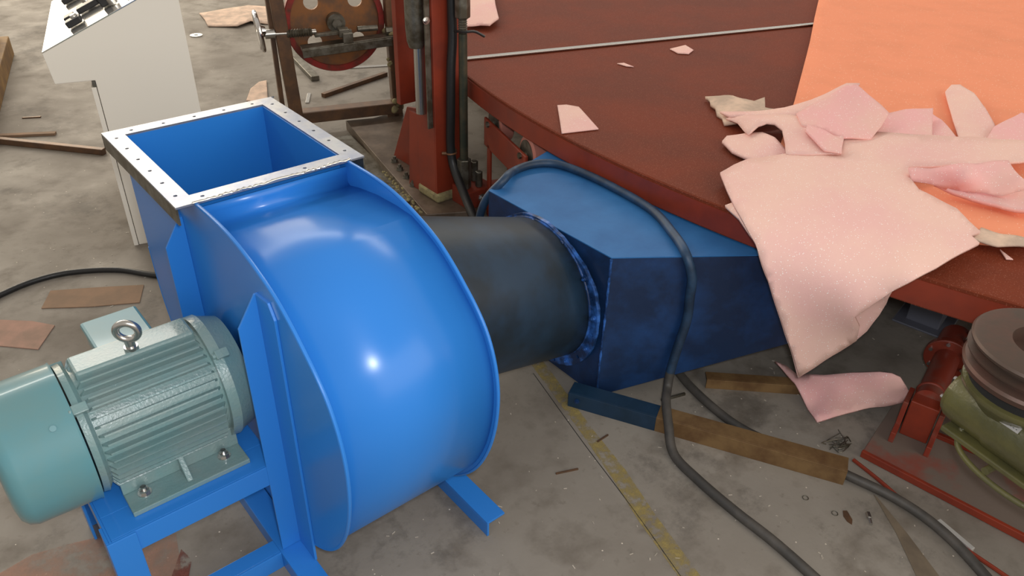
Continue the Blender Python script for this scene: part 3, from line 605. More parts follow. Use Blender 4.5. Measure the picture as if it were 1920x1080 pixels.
bm = B(); bar(bm, ga0 + gd*.02 - gn*.0 + Vector((0, 0, -.068)), ga0 + gd*.62 + Vector((0, 0, -.068)), .125, .014); link('flange_foot', bm, 'olive', gr, bevel=.003)
bm = B(); bar(bm, ga0 + gd*.46 + Vector((0, 0, -.2415)), ga0 + gd*.62 + Vector((0, 0, -.2415)), .12, .333); link('pedestal', bm, 'olive', gr, bevel=.004)
bm = B(); tube(bm, [ga0 + gd*.05 + Vector((0, 0, -.06)) - gn*.03, ga0 + gd*.07 + Vector((0, 0, -.09)) - gn*.055, ga0 + gd*.14 + Vector((0, 0, -.10)) - gn*.075, ga0 + gd*.24 + Vector((0, 0, -.10)) - gn*.075, ga0 + gd*.36 + Vector((0, 0, -.09)) - gn*.045], .007, 10); link('handle_loop', bm, 'olive', gr, smooth=True)
bm = B(); p = ga0 + gd*.15 - gn*.045 + Vector((0, 0, -.085)); cyl(bm, p, p - gn*.03, .009, seg=12); link('drain_plug', bm, 'olive', gr)
# nameplate, wrapped on the housing
nt = (Vector((0, 0, 1))*.70 - gn*.71).normalized(); nc = ga0 + gd*.140 + nt*.0725; nu = gd.cross(nt)
npl = None
bm = B(); bar(bm, nc - gd*.03, nc + gd*.03, .034, .0016, nt); npl = link('nameplate', bm, 'plate', gr, label='silver nameplate with tiny engraved lines')
bm = B()
random.seed(2)
up_ = nu if nu.z > 0 else -nu
for row, (n_, hgt) in enumerate(((7, .004), (9, .0014), (10, .0014), (8, .0014))):
    off = (.010, .001, -.005, -.011)[row]
    for k in range(n_):
        if row == 0 and k == 0: w0 = .007
        c = nc + up_*off - gd*(.023 - k*.046/(n_-1)) + nt*.0009
        wd = .0036 if row == 0 else random.uniform(.0016, .003)
        bar(bm, c - gd*wd/2, c + gd*wd/2, hgt, .0004, nt)
link('engraving', bm, 'black', npl)
# pulley
pc = Vector((1.735, .285, 0)); pz0, pz1 = .535, .62
bm = B()
PR = .147
prof_p = [(0, .05), (0, PR-.012), (.05, PR-.004), (.2, PR), (.28, PR-.004), (.36, PR-.022), (.46, PR-.022), (.54, PR-.002), (.6, PR), (.66, PR-.022), (.76, PR-.022), (.84, PR-.002), (.92, PR), (.98, PR-.004), (1, PR-.012), (1, .070), (.6, .066), (.6, .05)]
lathe(bm, (pc.x, pc.y, pz0), (pc.x, pc.y, pz1), prof_p, 72, cap=True)
pl = link('belt_pulley', bm, 'pulley', gr, smooth=True, auto=28, label='brown cast iron grooved belt pulley')
bm = B(); cyl(bm, (pc.x, pc.y, .45), (pc.x, pc.y, .605), .026, seg=28); link('pulley_hub', bm, 'dark', pl, smooth=True, auto=40)
bm = B(); cyl(bm, (pc.x, pc.y, .505), (pc.x, pc.y, pz0+.006), .122, seg=48); link('pulley_gap_shade', bm, 'dark', gr)  # black disc painting the shade in the gap between pulley and gear case
# ---------------------------------------------------------------- cables
def cable(name, P, r, label, m='cable', seg=12):
    bm = B(); tube(bm, P, r, seg, 10); return tag(link(name, bm, m, smooth=True), label, 'cable')
hc = HT + .003 + .0145
hc = HT + .0175
pts_ = [(1.385, 1.79, .02), (1.375, 1.81, .2), (1.40, 1.80, .42), (1.4507, 1.7548, 0.5245), (1.5395, 1.8057, 0.5145), (1.6218, 1.8075, 0.5145), (1.6820, 1.7682, 0.5145), (1.706, 1.680, hc), (1.711, 1.540, hc), (1.6928, 1.3506, 0.5145), (1.6298, 1.2087, 0.5145), (1.5772, 1.1169, 0.5095), (1.578, 1.085, .45), (1.585, 1.085, .38), (1.59, 1.085, .30), (1.575, 1.09, .2), (1.56, 1.09, .12), (1.545, 1.08, .075), (1.50, 1.045, .068), (1.45, .99, .05), (1.40, .92, .0145), (1.377, .814, .0145), (1.366, .682, .0145), (1.363, .566, .0145), (1.349, .437, .0145), (1.33, .30, .0145)]
path = catmull(pts_, 10)
cb_ = thing('cable', (1.45, 1.0, 0), 'cable looping over the blue hood, painted dark blue there, dusty grey on the floor', 'cable', 'heavy cables on the floor')
M['bluecable'] = mat('dark blue overspray on cable', (.010, .028, .06), .5, col2=(.02, .06, .13), scale=12)
bm = B(); tube(bm, path[:161], .0135, 12, smooth=False); link('painted_length', bm, 'bluecable', cb_, smooth=True, label='dark blue painted length of the cable')
bm = B(); tube(bm, path[160:], .0135, 12, smooth=False); link('grey_length', bm, 'cable', cb_, smooth=True, label='dusty grey length of the cable')
cable('cable', [(2.0, 1.7, .0145), (1.80, 1.33, .0145), (1.7111, 1.1904, 0.0145), (1.6629, 1.0671, 0.0145), (1.6362, 0.9045, 0.0145), (1.6517, 0.7848, 0.0145), (1.6873, 0.7027, 0.0145), (1.712, .58, .0145), (1.7393, 0.4442, 0.0145), (1.7324, 0.3256, 0.0145), (1.6914, 0.2132, 0.0145), (1.62, .08, .0145)], .0135, 'black cable coming from under the hood, passing behind the long rusty angle iron')
cable('cable', [(-.15, 3.0, .01), (0.0473, 2.9042, 0.0100), (0.1184, 2.9298, 0.0100), (0.2275, 2.9567, 0.0100), (0.3500, 2.9416, 0.0100), (0.4944, 2.8549, 0.0100), (0.6046, 2.7187, 0.0100), (.72, 2.65, .01), (.9, 2.5, .01)], .0105, 'thin black cable curving across the floor left of the fan', 'rubber')
# ---------------------------------------------------------------- foam sheets
def foam(name, outline, label, m='foam', th=.008, inner=(), step=None, sub=True, group=None, cat='foam', amp=.0025):
    """outline/inner: (u, v, (x, y, z)) cutting pattern coordinates and where that point rests"""
    K_ = outline + list(inner); UV = np.array([(a, b) for a, b, _ in K_], float); X = np.array([c for _, _, c in K_], float)
    sc = max(np.ptp(UV[:, 0]), np.ptp(UV[:, 1])); UVn = UV/sc
    def phi(r): return np.where(r > 1e-9, r*r*np.log(np.maximum(r, 1e-9)), 0)
    D = np.linalg.norm(UVn[:, None]-UVn[None], axis=2); n = len(K_)
    Am = np.zeros((n+3, n+3)); Am[:n, :n] = phi(D) + np.eye(n)*2e-4; Am[:n, n] = 1; Am[:n, n+1:] = UVn; Am[n, :n] = 1; Am[n+1:, :n] = UVn.T
    W = np.linalg.solve(Am, np.vstack([X, np.zeros((3, 3))]))
    step = step or sc/26
    ol = []; 
    for i in range(len(outline)):
        a = UV[i]; b = UV[(i+1) % len(outline)]; k = max(1, int(np.linalg.norm(b-a)/step))
        for j in range(k): ol.append(tuple(a+(b-a)*j/k))
    ex = [(x, y) for x in np.arange(UV[:, 0].min(), UV[:, 0].max(), step) for y in np.arange(UV[:, 1].min(), UV[:, 1].max(), step)]
    ex = [p for p in ex if inside(p, ol) and min((p[0]-q[0])**2+(p[1]-q[1])**2 for q in ol) > (step*.55)**2]
    v, fs = tri2d(ol, (), ex)
    bm = B(); vs = []
    for p in v:
        q = np.array([p.x, p.y])/sc; ph_ = phi(np.linalg.norm(UVn-q, axis=1)); r_ = W[:n].T@ph_ + W[n] + W[n+1]*q[0] + W[n+2]*q[1]
        vs.append(bm.verts.new((r_[0], r_[1], r_[2] + amp*math.sin(p.x*.08)*math.cos(p.y*.07))))
    for t in fs:
        try: bm.faces.new([vs[i] for i in t])
        except ValueError: pass
    for q in [x for x in bm.verts if not x.link_faces]: bm.verts.remove(q)
    bmesh.ops.recalc_face_normals(bm, faces=bm.faces[:])
    if sum(f.normal.z for f in bm.faces) < 0: bmesh.ops.reverse_faces(bm, faces=bm.faces[:])
    o = link(name, bm, m, smooth=True, auto=80); s = o.modifiers.new('thickness', 'SOLIDIFY'); s.thickness = th; s.offset = 1
    if cat == 'foam scrap' and not group: group = 'foam scraps on the table and floor'
    return tag(o, label, cat, group)
foam('foam_sheet', [(1545, -30, (4.5554, 2.5763, 0.6060)), (1518, 80, (3.3941, 1.9244, 0.6020)), (1488, 197, (2.6216, 1.4935, 0.5980)), (1455, 300, (2.1411, 1.2373, 0.5960)), (1425, 400, (1.7930, 1.0486, 0.5950)), (1560, 440, (1.8450, 0.8573, 0.5950)), (1700, 452, (1.9696, 0.7153, 0.5970)), (1835, 460, (2.0952, 0.5853, 0.6000)), (1935, 465, (2.1945, 0.4924, 0.6000)), (1990, 380, (2.5489, 0.5502, 0.6000)), (2000, 200, (3.4588, 0.8612, 0.6000)), (2000, -30, (5.8626, 1.7226, 0.6060))], 'large flat orange foam sheet spread on the table at upper right', 'foamo', .016, [(1700, 100, (3.6109, 1.5721, 0.6020)), (1850, 60, (4.2868, 1.5175, 0.6040)), (1750, 300, (2.5529, 0.9299, 0.5970)), (1850, 200, (3.2033, 1.0458, 0.6000))], step=30, cat='foam sheet')
foam('foam_sheet', [(1360, 389, (1.7353, 1.1241, 0.6000)), (1385, 414, (1.7000, 1.0523, 0.6000)), (1415, 455, (1.6669, 0.9717, 0.5800)), (1442, 525, (1.6611, 0.9035, 0.5000)), (1460, 590, (1.6840, 0.8653, 0.4000)), (1480, 650, (1.7285, 0.8344, 0.2900)), (1495, 706, (1.7570, 0.8022, 0.1900)), (1530, 684, (1.7880, 0.7739, 0.2350)), (1562, 664, (1.8020, 0.7429, 0.2850)), (1597, 643, (1.8116, 0.7078, 0.3400)), (1626, 617, (1.8292, 0.6874, 0.3900)), (1650, 587, (1.8318, 0.6703, 0.4500)), (1664, 563, (1.8219, 0.6594, 0.5000)), (1673, 547, (1.7850, 0.6417, 0.5500)), (1700, 500, (1.8106, 0.6380, 0.6150)), (1640, 430, (1.9206, 0.7845, 0.6180)), (1500, 380, (1.8970, 0.9952, 0.6180)), (1420, 370, (1.8393, 1.0947, 0.6120))], 'pale pink foam sheet hanging off the table edge, beneath the biggest sheet', 'foam', .009, [(1560, 560, (1.7612, 0.7717, 0.4700)), (1480, 500, (1.6669, 0.8605, 0.5600)), (1580, 480, (1.7569, 0.7745, 0.6000))], cat='foam sheet')
foam('foam_sheet', [(1350, 328, (1.8694, 1.2501, 0.6150)), (1375, 314, (1.9401, 1.2556, 0.6180)), (1402, 303, (2.0081, 1.2533, 0.6200)), (1480, 292, (2.1305, 1.1897, 0.6300)), (1572, 291, (2.2366, 1.0879, 0.6400)), (1575, 270, (2.3101, 1.1281, 0.6450)), (1583, 250, (2.3910, 1.1630, 0.6500)), (1650, 252, (2.4789, 1.0875, 0.6500)), (1740, 258, (2.5818, 0.9787, 0.6500)), (1830, 262, (2.6930, 0.8752, 0.6500)), (1930, 269, (2.8037, 0.7559, 0.6500)), (1930, 305, (2.6403, 0.6918, 0.6500)), (1880, 309, (2.5560, 0.7349, 0.6500)), (1790, 313, (2.4250, 0.8183, 0.6480)), (1702, 318, (2.2974, 0.8976, 0.6450)), (1706, 340, (2.2301, 0.8553, 0.6420)), (1722, 360, (2.1859, 0.8067, 0.6400)), (1760, 380, (2.1730, 0.7412, 0.6370)), (1792, 397, (2.1610, 0.6876, 0.6350)), (1815, 420, (2.1228, 0.6362, 0.6320)), (1836, 440, (2.0911, 0.5923, 0.6300)), (1818, 447, (2.0504, 0.5986, 0.6300)), (1834, 461, (2.0326, 0.5685, 0.6280)), (1800, 478, (1.9568, 0.5781, 0.6240)), (1755, 504, (1.8458, 0.5843, 0.6220)), (1705, 530, (1.7537, 0.6002, 0.6100)), (1672, 548, (1.7476, 0.6291, 0.5700)), (1640, 566, (1.7317, 0.6543, 0.5350)), (1603, 590, (1.7185, 0.6854, 0.4850)), (1612, 610, (1.7535, 0.6795, 0.4400)), (1606, 634, (1.7909, 0.6917, 0.3750)), (1562, 662, (1.7652, 0.7285, 0.3150)), (1528, 684, (1.7503, 0.7604, 0.2620)), (1497, 702, (1.7239, 0.7858, 0.2250)), (1481, 648, (1.6876, 0.8139, 0.3250)), (1461, 588, (1.6473, 0.8457, 0.4300)), (1443, 530, (1.6285, 0.8826, 0.5150)), (1416, 458, (1.6365, 0.9514, 0.5950)), (1378, 392, (1.7228, 1.0851, 0.6150)), (1362, 360, (1.7906, 1.1661, 0.6150))], 'biggest pale pink foam sheet, draped over the table edge on top of the pile', 'foam', .009, [(1500, 400, (1.8142, 0.9443, 0.6320)), (1600, 350, (2.0565, 0.9333, 0.6450)), (1650, 480, (1.8062, 0.7053, 0.6150)), (1530, 500, (1.6891, 0.8025, 0.5800)), (1560, 590, (1.7171, 0.7406, 0.4550)), (1520, 630, (1.7229, 0.7819, 0.3600)), (1700, 420, (1.9775, 0.7321, 0.6380))], step=13, cat='foam sheet', amp=.0015)
foam('foam_scrap', [(1323, 184, (2.4072, 1.7327, 0.6000)), (1350, 187, (2.4133, 1.6725, 0.6100)), (1372, 185, (2.4464, 1.6454, 0.6150)), (1398, 189, (2.4698, 1.6006, 0.6150)), (1414, 195, (2.4672, 1.5611, 0.6150)), (1433, 190, (2.5092, 1.5482, 0.6200)), (1434, 206, (2.4479, 1.5013, 0.6150)), (1470, 214, (2.4678, 1.4346, 0.6150)), (1440, 228, (2.3711, 1.4325, 0.6100)), (1390, 234, (2.2925, 1.4845, 0.6000)), (1358, 234, (2.2505, 1.5246, 0.5970)), (1354, 222, (2.2944, 1.5678, 0.5970)), (1344, 217, (2.3001, 1.5958, 0.5970)), (1341, 206, (2.3432, 1.6368, 0.5970)), (1332, 200, (2.3556, 1.6685, 0.5970)), (1331, 192, (2.3903, 1.6986, 0.5970))], 'ragged cream foam scrap with torn left end, leftmost in the foam pile', 'foamg', .012, cat='foam scrap', amp=.006)
foam('foam_scrap', [(1350, 212, (2.3009, 1.5850, 0.6100)), (1400, 214, (2.3225, 1.4909, 0.6300)), (1470, 206, (2.4415, 1.4229, 0.6400)), (1520, 192, (2.5329, 1.3808, 0.6600)), (1588, 160, (2.6307, 1.3156, 0.7200)), (1612, 160, (2.6380, 1.2741, 0.7300)), (1560, 205, (2.4516, 1.2555, 0.6900)), (1500, 222, (2.3648, 1.3134, 0.6600)), (1420, 222, (2.2947, 1.4288, 0.6400)), (1370, 222, (2.2661, 1.5141, 0.6200))], 'narrow pink foam strip rising from the ragged scrap to the fold peak', 'foam', .008, cat='foam scrap')
foam('foam_scrap', [(1362, 224, (2.2640, 1.5290, 0.6120)), (1400, 220, (2.2731, 1.4568, 0.6400)), (1450, 218, (2.3326, 1.3935, 0.6500)), (1505, 222, (2.3722, 1.3080, 0.6600)), (1560, 240, (2.3625, 1.1940, 0.6650)), (1582, 262, (2.3103, 1.1200, 0.6620)), (1576, 292, (2.2267, 1.0760, 0.6450)), (1520, 293, (2.1589, 1.1353, 0.6400)), (1473, 293, (2.1131, 1.1919, 0.6320)), (1472, 270, (2.1781, 1.2399, 0.6400)), (1466, 246, (2.2397, 1.2962, 0.6500)), (1452, 235, (2.2521, 1.3346, 0.6550)), (1438, 232, (2.2440, 1.3580, 0.6550)), (1422, 238, (2.2200, 1.3720, 0.6450)), (1404, 254, (2.1766, 1.3739, 0.6250)), (1396, 248, (2.2040, 1.4096, 0.6180)), (1384, 234, (2.2491, 1.4688, 0.6150))], 'arched pink foam scrap with an open gap under it, above the rounded scrap', 'foam', .008, cat='foam scrap')
foam('foam_scrap', [(1353, 270, (2.0972, 1.4178, 0.6000)), (1362, 260, (2.1431, 1.4341, 0.6020)), (1400, 253, (2.2036, 1.3994, 0.6120)), (1430, 253, (2.2180, 1.3492, 0.6250)), (1452, 262, (2.2032, 1.2946, 0.6300)), (1470, 280, (2.1828, 1.2421, 0.6200)), (1480, 296, (2.1599, 1.2044, 0.6100)), (1412, 306, (2.0525, 1.2613, 0.6000)), (1398, 301, (2.0505, 1.2880, 0.6000)), (1372, 288, (2.0637, 1.3512, 0.5980))], 'rounded pink foam scrap lying on the bare red table left of the pile', 'foam', .009, cat='foam scrap')
foam('foam_scrap', [(1493, 216, (2.3680, 1.3311, 0.6650)), (1530, 195, (2.4532, 1.3169, 0.6900)), (1588, 164, (2.5505, 1.2735, 0.7400)), (1606, 162, (2.5580, 1.2453, 0.7500)), (1635, 186, (2.5552, 1.1805, 0.7250)), (1665, 214, (2.5649, 1.1187, 0.6900)), (1650, 240, (2.4788, 1.0934, 0.6700)), (1632, 262, (2.3978, 1.0768, 0.6550)), (1578, 262, (2.3097, 1.1265, 0.6600)), (1545, 246, (2.3160, 1.1941, 0.6650)), (1510, 240, (2.3031, 1.2529, 0.6600)), (1503, 238, (2.3013, 1.2656, 0.6600))], 'peaked tent like pink foam fold, highest of the pile', 'foamp', .008, cat='foam scrap')
foam('foam_scrap', [(1513, 235, (2.2986, 1.2471, 0.6720)), (1548, 248, (2.2873, 1.1732, 0.6750)), (1580, 266, (2.2598, 1.0970, 0.6750)), (1577, 290, (2.2121, 1.0682, 0.6550)), (1545, 284, (2.1844, 1.1101, 0.6580)), (1522, 262, (2.2200, 1.1773, 0.6650)), (1510, 249, (2.2472, 1.2186, 0.6680))], 'small pink foam flap in front of the peaked fold', 'foamp', .007, cat='foam scrap')
foam('foam_scrap', [(1630, 262, (2.4330, 1.0960, 0.6400)), (1642, 236, (2.5251, 1.1297, 0.6550)), (1662, 215, (2.6175, 1.1464, 0.6680)), (1696, 209, (2.6929, 1.1224, 0.6700)), (1748, 206, (2.7879, 1.0725, 0.6700)), (1747, 235, (2.6851, 1.0189, 0.6550)), (1746, 264, (2.5853, 0.9673, 0.6420))], 'square cornered dusty pink foam scrap right of the peaked fold', 'foamp', .008, cat='foam scrap')
foam('foam_scrap', [(1742, 212, (2.8365, 1.0982, 0.6400)), (1765, 228, (2.7898, 1.0320, 0.6400)), (1798, 266, (2.6703, 0.9148, 0.6350)), (1742, 264, (2.5984, 0.9786, 0.6350))], 'small pink foam triangle right of the square cornered scrap', 'foamp', .007, cat='foam scrap')
foam('foam_scrap', [(1772, 175, (3.1260, 1.1765, 0.6300)), (1784, 162, (3.1949, 1.1879, 0.6400)), (1800, 162, (3.2059, 1.1620, 0.6450)), (1826, 180, (3.1215, 1.0736, 0.6500)), (1848, 208, (2.9948, 0.9762, 0.6500)), (1866, 242, (2.8575, 0.8833, 0.6450)), (1850, 268, (2.7364, 0.8552, 0.6350)), (1800, 268, (2.6724, 0.9112, 0.6320)), (1786, 230, (2.8412, 1.0143, 0.6300))], 'rounded leaf shaped pink foam scrap standing against the orange sheet', 'foam', .008, cat='foam scrap')
foam('foam_scrap', [(1845, 268, (2.7150, 0.8561, 0.6400)), (1862, 242, (2.8216, 0.8784, 0.6550)), (1890, 226, (2.9153, 0.8730, 0.6650)), (1915, 214, (3.0024, 0.8669, 0.6700)), (1935, 225, (2.9730, 0.8210, 0.6700)), (1940, 275, (2.8041, 0.7381, 0.6450))], 'pointed pink foam scrap at the right border, beside the leaf shaped one', 'foamp', .008, cat='foam scrap')
foam('foam_scrap', [(1702, 318, (2.2492, 0.8788, 0.6650)), (1760, 314, (2.2764, 0.8086, 0.6900)), (1830, 310, (2.3281, 0.7332, 0.7100)), (1890, 306, (2.3917, 0.6763, 0.7200)), (1910, 330, (2.3517, 0.6281, 0.7100)), (1930, 352, (2.3732, 0.5979, 0.6800)), (1880, 366, (2.3246, 0.6399, 0.6550)), (1800, 354, (2.2923, 0.7400, 0.6450)), (1708, 340, (2.2373, 0.8552, 0.6400))], 'bright rose foam roll, thick and rounded, on the right of the pile', 'foamp', .012, [(1810, 330, (2.2553, 0.7265, 0.7000))], cat='foam scrap')
foam('foam_scrap', [(1750, 350, (2.2671, 0.8019, 0.6350)), (1830, 360, (2.3205, 0.7060, 0.6400)), (1935, 366, (2.4048, 0.5924, 0.6500)), (1935, 402, (2.3152, 0.5521, 0.6350)), (1880, 394, (2.2880, 0.6158, 0.6300)), (1820, 378, (2.2738, 0.6959, 0.6280))], 'rose foam layers folded under the thick roll', 'foamp', .014, cat='foam scrap')
foam('foam_scrap', [(1820, 452, (2.0698, 0.5996, 0.6150)), (1838, 430, (2.1496, 0.6113, 0.6180)), (1880, 442, (2.1615, 0.5588, 0.6180)), (1935, 452, (2.1940, 0.4987, 0.6180)), (1935, 464, (2.1645, 0.4862, 0.6150)), (1870, 463, (2.0987, 0.5440, 0.6130))], 'flat beige foam offcut at the table edge, lowest on the right', 'foamg', .006, cat='foam scrap')
foam('foam_scrap', [(1045, 199, (1.9114, 2.0130, 0.5920)), (1062, 198, (1.9421, 1.9976, 0.5920)), (1085, 202, (1.9634, 1.9551, 0.5920)), (1122, 243, (1.8719, 1.7620, 0.5920)), (1053, 251, (1.7442, 1.8084, 0.5920))], 'flat four cornered pink foam offcut alone near the left table edge', 'foam', .004, cat='foam scrap', amp=0)
foam('foam_scrap', [(1256, 93, (2.8014, 2.2473, 0.5920)), (1285, 86, (2.8988, 2.2409, 0.5940)), (1300, 95, (2.8759, 2.1757, 0.5920)), (1291, 102, (2.8139, 2.1514, 0.5920)), (1271, 101, (2.7810, 2.1839, 0.5920))], 'small five sided pink foam bit just below the bright strip', 'foam', .004, cat='foam scrap', amp=0)
foam('foam_scrap', [(1157, 120, (2.4553, 2.2376, 0.5920)), (1170, 119, (2.4823, 2.2235, 0.5930)), (1188, 126, (2.4807, 2.1670, 0.5920)), (1174, 125, (2.4602, 2.1901, 0.5920))], 'tiny sliver of pink foam between strip and four cornered offcut', 'foam', .003, cat='foam scrap', amp=0)
foam('foam_scrap', [(1874, 469, (2.1303, 0.5446, 0.5920)), (1899, 488, (2.1038, 0.5005, 0.5920)), (1886, 487, (2.0922, 0.5127, 0.5920))], 'tiny white foam sliver near the table edge at the right', 'foam', .003, cat='foam scrap', amp=0)
foam('foam_scrap', [(868, -20, (2.6542, 3.5862, 0.6200)), (925, -20, (2.7919, 3.4957, 0.6200)), (929, 10, (2.5681, 3.1969, 0.6250)), (935, 37, (2.4201, 2.9869, 0.6200)), (918, 50, (2.3202, 2.9298, 0.6150)), (900, 48, (2.2946, 2.9696, 0.6150)), (868, 50, (2.2181, 2.9996, 0.6150))], 'cream pink foam scrap on the table right behind the red column', 'foam', .008, cat='foam scrap')
foam('foam_scrap', [(1453, 680, (1.9414, 0.9696, 0.0450)), (1475, 690, (1.9479, 0.9303, 0.0450)), (1495, 706, (1.9315, 0.8818, 0.0500)), (1545, 704, (1.9898, 0.8276, 0.0600)), (1600, 698, (2.0099, 0.7539, 0.1100)), (1650, 696, (2.0237, 0.6871, 0.1500)), (1672, 699, (2.0373, 0.6593, 0.1550)), (1688, 706, (2.0479, 0.6370, 0.1500)), (1699, 722, (2.0591, 0.6172, 0.1250)), (1705, 734, (2.0732, 0.6069, 0.1000)), (1710, 748, (2.0811, 0.5949, 0.0750)), (1650, 762, (2.0189, 0.6518, 0.0400)), (1590, 775, (1.9386, 0.7040, 0.0200)), (1532, 793, (1.8388, 0.7430, 0.0100)), (1515, 768, (1.8694, 0.7934, 0.0100)), (1490, 720, (1.8933, 0.8661, 0.0500))], 'curled pink foam piece lying on the floor under the hanging sheet', 'foamp', .008, [(1600, 735, (2.0030, 0.7328, 0.0500))], cat='foam scrap')
# ---------------------------------------------------------------- floor clutter
def slab(name, pts, th, m, label, cat, z=.0, group=None):
    bm = B(); plate(bm, [(p[0], p[1]) for p in pts], [], XY(z), th); return tag(link(name, bm, m), label, cat, group)
def rod(name, a, b, w_, h_, m, label, cat, z=0):
    a = Vector(a); b = Vector(b); bm = B(); bar(bm, (a.x, a.y, z+h_/2), (b.x, b.y, z+h_/2), w_, h_); return tag(link(name, bm, m, bevel=min(w_, h_)*.1), label, cat)
slab('cardboard_scrap', [(0.2653, 2.8666, 0.0000),(0.3983, 2.7913, -0.0000),(0.5399, 2.7052, 0.0000),(0.4898, 2.5989, 0.0000),(0.3474, 2.6750, 0.0000),(0.2120, 2.7668, -0.0000)], .003, 'card', 'long brown cardboard scrap on the floor below the thin black cable', 'cardboard scrap')
slab('cardboard_scrap', [(0.0645, 2.7956, 0.0000),(0.1674, 2.7043, 0.0000),(0.2213, 2.6314, -0.0000),(0.1450, 2.5225, 0.0000),(0.0340, 2.6375, 0.0000)], .003, 'cardp', 'short pinkish cardboard scrap at the left border above the motor', 'cardboard scrap')
foam('foam_scrap', [(374, 26, (2.1478, 6.2914, 0.0040)), (420, 18, (2.3475, 6.3040, 0.0060)), (465, 11, (2.5477, 6.3118, 0.0060)), (505, 14, (2.6664, 6.1804, 0.0040)), (505, 46, (2.4492, 5.7194, 0.0030)), (470, 40, (2.3499, 5.8160, 0.0200)), (445, 50, (2.2223, 5.7622, 0.0120)), (390, 50, (2.0615, 5.9089, 0.0040)), (384, 38, (2.1100, 6.0911, 0.0040))], 'torn pale foam strip on the far floor left of the hand wheel', 'foamg', .006, cat='foam scrap', amp=.002)
foam('foam_scrap', [(462, 190, (1.6357, 4.2872, 0.0040)), (470, 168, (1.7359, 4.4530, 0.0060)), (486, 155, (1.8289, 4.5395, 0.0060)), (500, 152, (1.8798, 4.5468, 0.0040)), (503, 195, (1.7160, 4.1759, 0.0040))], 'round edged pale foam piece behind the outlet flange corner', 'foamg', .006, cat='foam scrap', amp=.001)
rod('steel_bar', (0.3621, 4.5064, 0.0100), (0.7843, 3.9978, 0.0100), .03, .03, 'browntube', 'long dark square steel bar on the floor left of the console', 'steel bar')
rod('wooden_stick', (0.4132, 4.5419, 0.0000), (0.6643, 4.4018, 0.0000), .03, .012, 'card', 'short brown wooden stick lying behind the dark steel bar', 'stick')
rod('wooden_sliver', (0.5826, 4.7376, 0.0000), (0.6640, 4.6976, 0.0000), .012, .006, 'browntube', 'small dark sliver on the floor between stick and console', 'sliver')
bm = B(); a = Vector((0.3372, 4.4647, 0.0300)); b = Vector((0.7585, 5.9855, 0.0300))
bar(bm, (a.x, a.y, .06), (b.x, b.y, .06), .10, .12); bar(bm, (a.x-.03, a.y, .15), (b.x-.05, b.y-.02, .15), .08, .06); tag(link('timber_beam', bm, 'wood', bevel=.006), 'yellowish timber beam at the upper left border', 'timber')
bm = B(); lathe(bm, Vector((1.9099, 5.7429, 0.0000)), Vector((1.9099, 5.7429, 0.0000))+Vector((0, 0, .006)), [(0, .014), (0, .042), (1, .042), (1, .014), (0, .014)], 32, cap=False); tag(link('steel_washer', bm, 'steel'), 'flat steel washer on the far floor right of the console', 'washer')
rod('steel_strip', (2.2722, 5.0986, 0.0000), (2.1239, 4.3877, -0.0000), .05, .03, 'dull', 'grey steel strip on the floor under the band wheel', 'steel strip')
rod('steel_angle', (2.0200, 4.1007, 0.0000), (2.5255, 4.2271, 0.0000), .03, .025, 'dark' if False else 'browntube', 'dark steel angle on the floor below the band wheel', 'steel strip')
rod('metal_strip', (2.4144, 4.4884, 0.0000), (2.7409, 4.3390, 0.0000), .03, .006, 'steel', 'bright narrow metal strip behind the dark steel angle', 'metal strip')
rod('metal_offcut', (1.9006, 4.0670, 0.0000), (1.9854, 4.2041, 0.0000), .02, .006, 'steel', 'small bright metal offcut near the brown lower bar', 'offcut')
rod('steel_plank', (1.7930, 3.4865, 0.0000), (1.6506, 2.6702, 0.0000), .10, .02, 'dull', 'grey steel plank on the floor between the fan and the column base', 'plank')
rod('steel_rod', (1.5565, 1.1020, 0.0000), (1.6370, 1.0768, 0.0000), .008, .008, 'dull', 'short thin steel rod beside the loop of cable', 'rod')
rod('threaded_stud', (1.7622, 0.3395, 0.0000), (1.7392, 0.2401, 0.0000), .013, .013, 'bright', 'bright steel stud on the floor beside the black cable', 'stud')
bm = B(); tube(bm, [(1.7912, 0.5959, 0.0050),(1.7751, 0.5066, 0.0050),(1.7383, 0.3464, 0.0050),(1.7258, 0.1367, 0.0050)], .0055, 8); tag(link('red_rod', bm, 'redox', smooth=True), 'thin red rod on the floor along the red base plate', 'rod')
slab('flat_sliver', [(1.7198, 0.4929, 0.0000),(1.7166, 0.4788, 0.0000),(1.6661, 0.3720, 0.0000),(1.6034, 0.2583, 0.0000),(1.5550, 0.2872, 0.0000),(1.6445, 0.3892, 0.0000)], .002, 'sliver', 'long tapering brown flat sliver on the floor, below the cable', 'flat sliver')  # thin tapering slab in grey brown, darker than the floor
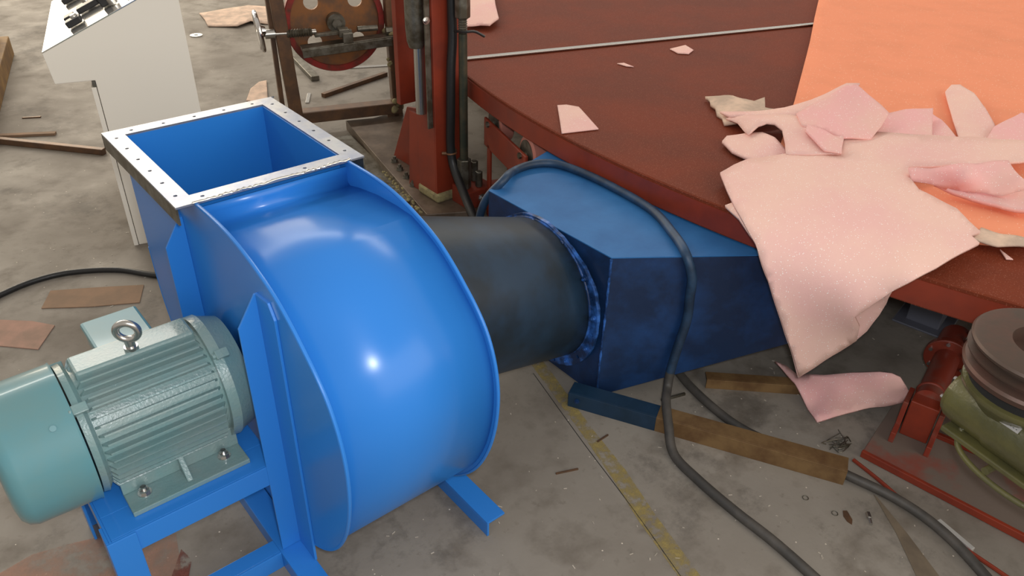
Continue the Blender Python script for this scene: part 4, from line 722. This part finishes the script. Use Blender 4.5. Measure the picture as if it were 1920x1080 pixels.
slab('leaf_offcut', [(1.6034, 0.5150, 0.0000),(1.6123, 0.5080, 0.0000),(1.5956, 0.4828, 0.0000),(1.5800, 0.4752, 0.0000),(1.5798, 0.4887, 0.0000),(1.5882, 0.5044, 0.0000)], .0015, 'browntube', 'dark leaf shaped offcut on the floor beside the small bolt', 'offcut')
bm = B(); p = Vector((1.6297, 0.4558, 0.0000)); cyl(bm, p+Vector((0, 0, .007)), p+Vector((.012, .012, .007)), .007, seg=6); cyl(bm, p+Vector((0, 0, .007)), p+Vector((-.015, -.013, .007)), .004, seg=12); tag(link('bolt', bm, 'steel'), 'small loose steel bolt on the bare concrete floor', 'bolt')
for q, lab in (((1.5643, 0.6018, 0.0000), 'small worn metal ring on the floor, the upper one'), ((1.5786, 0.5233, 0.0000), 'small worn metal ring on the floor, the one beside the leaf shaped offcut')):
    bm = B(); torus(bm, (q[0], q[1], .0012), (0, 0, 1), .0075, .0012, 24, 6); tag(link('metal_ring', bm, 'dull', smooth=True), lab, 'ring', 'small worn metal rings')
for (a, b, lab) in (((1.0984, 1.0794, 0.0000), (1.1589, 1.0543, 0.0000), 'thin dark splinter on the floor right of the fan foot'), ((1.2756, 1.0969, 0.0000), (1.3201, 1.0980, 0.0000), 'tiny dark splinter beside the yellow line')):
    rod('splinter', a, b, .005, .004, 'browntube', lab, 'splinter')
bm = B(); random.seed(11)
c = Vector((1.8213, 0.6594, 0.0000))
for k in range(9):
    P_ = [c + Vector((random.uniform(-.045, .045), random.uniform(-.03, .03), random.uniform(.002, .008))) for _ in range(4)]; tube(bm, P_, .0016, 6, 5)
tag(link('tangled_wire', bm, 'dull', smooth=True), 'small tangle of grey wire at the corner of the red base plate', 'wire')
bm = B(); random.seed(12)
def fl_pt(i): return
for k in range(420):
    x = random.uniform(.3, 2.4); y = random.uniform(.2, 3.2); 
    if .05 < x < .5 and 1.2 < y < 1.7: continue
    a = random.uniform(0, math.pi); l = random.uniform(.002, .012); 
    bar(bm, (x, y, .0008), (x+l*math.cos(a), y+l*math.sin(a), .0008), random.uniform(.0008, .003), .0012)
tag(link('metal_shavings', bm, mat('pale shavings', (.5, .45, .38), .5)), 'scattered tiny shavings and crumbs on the concrete floor', 'shavings', kind='stuff')
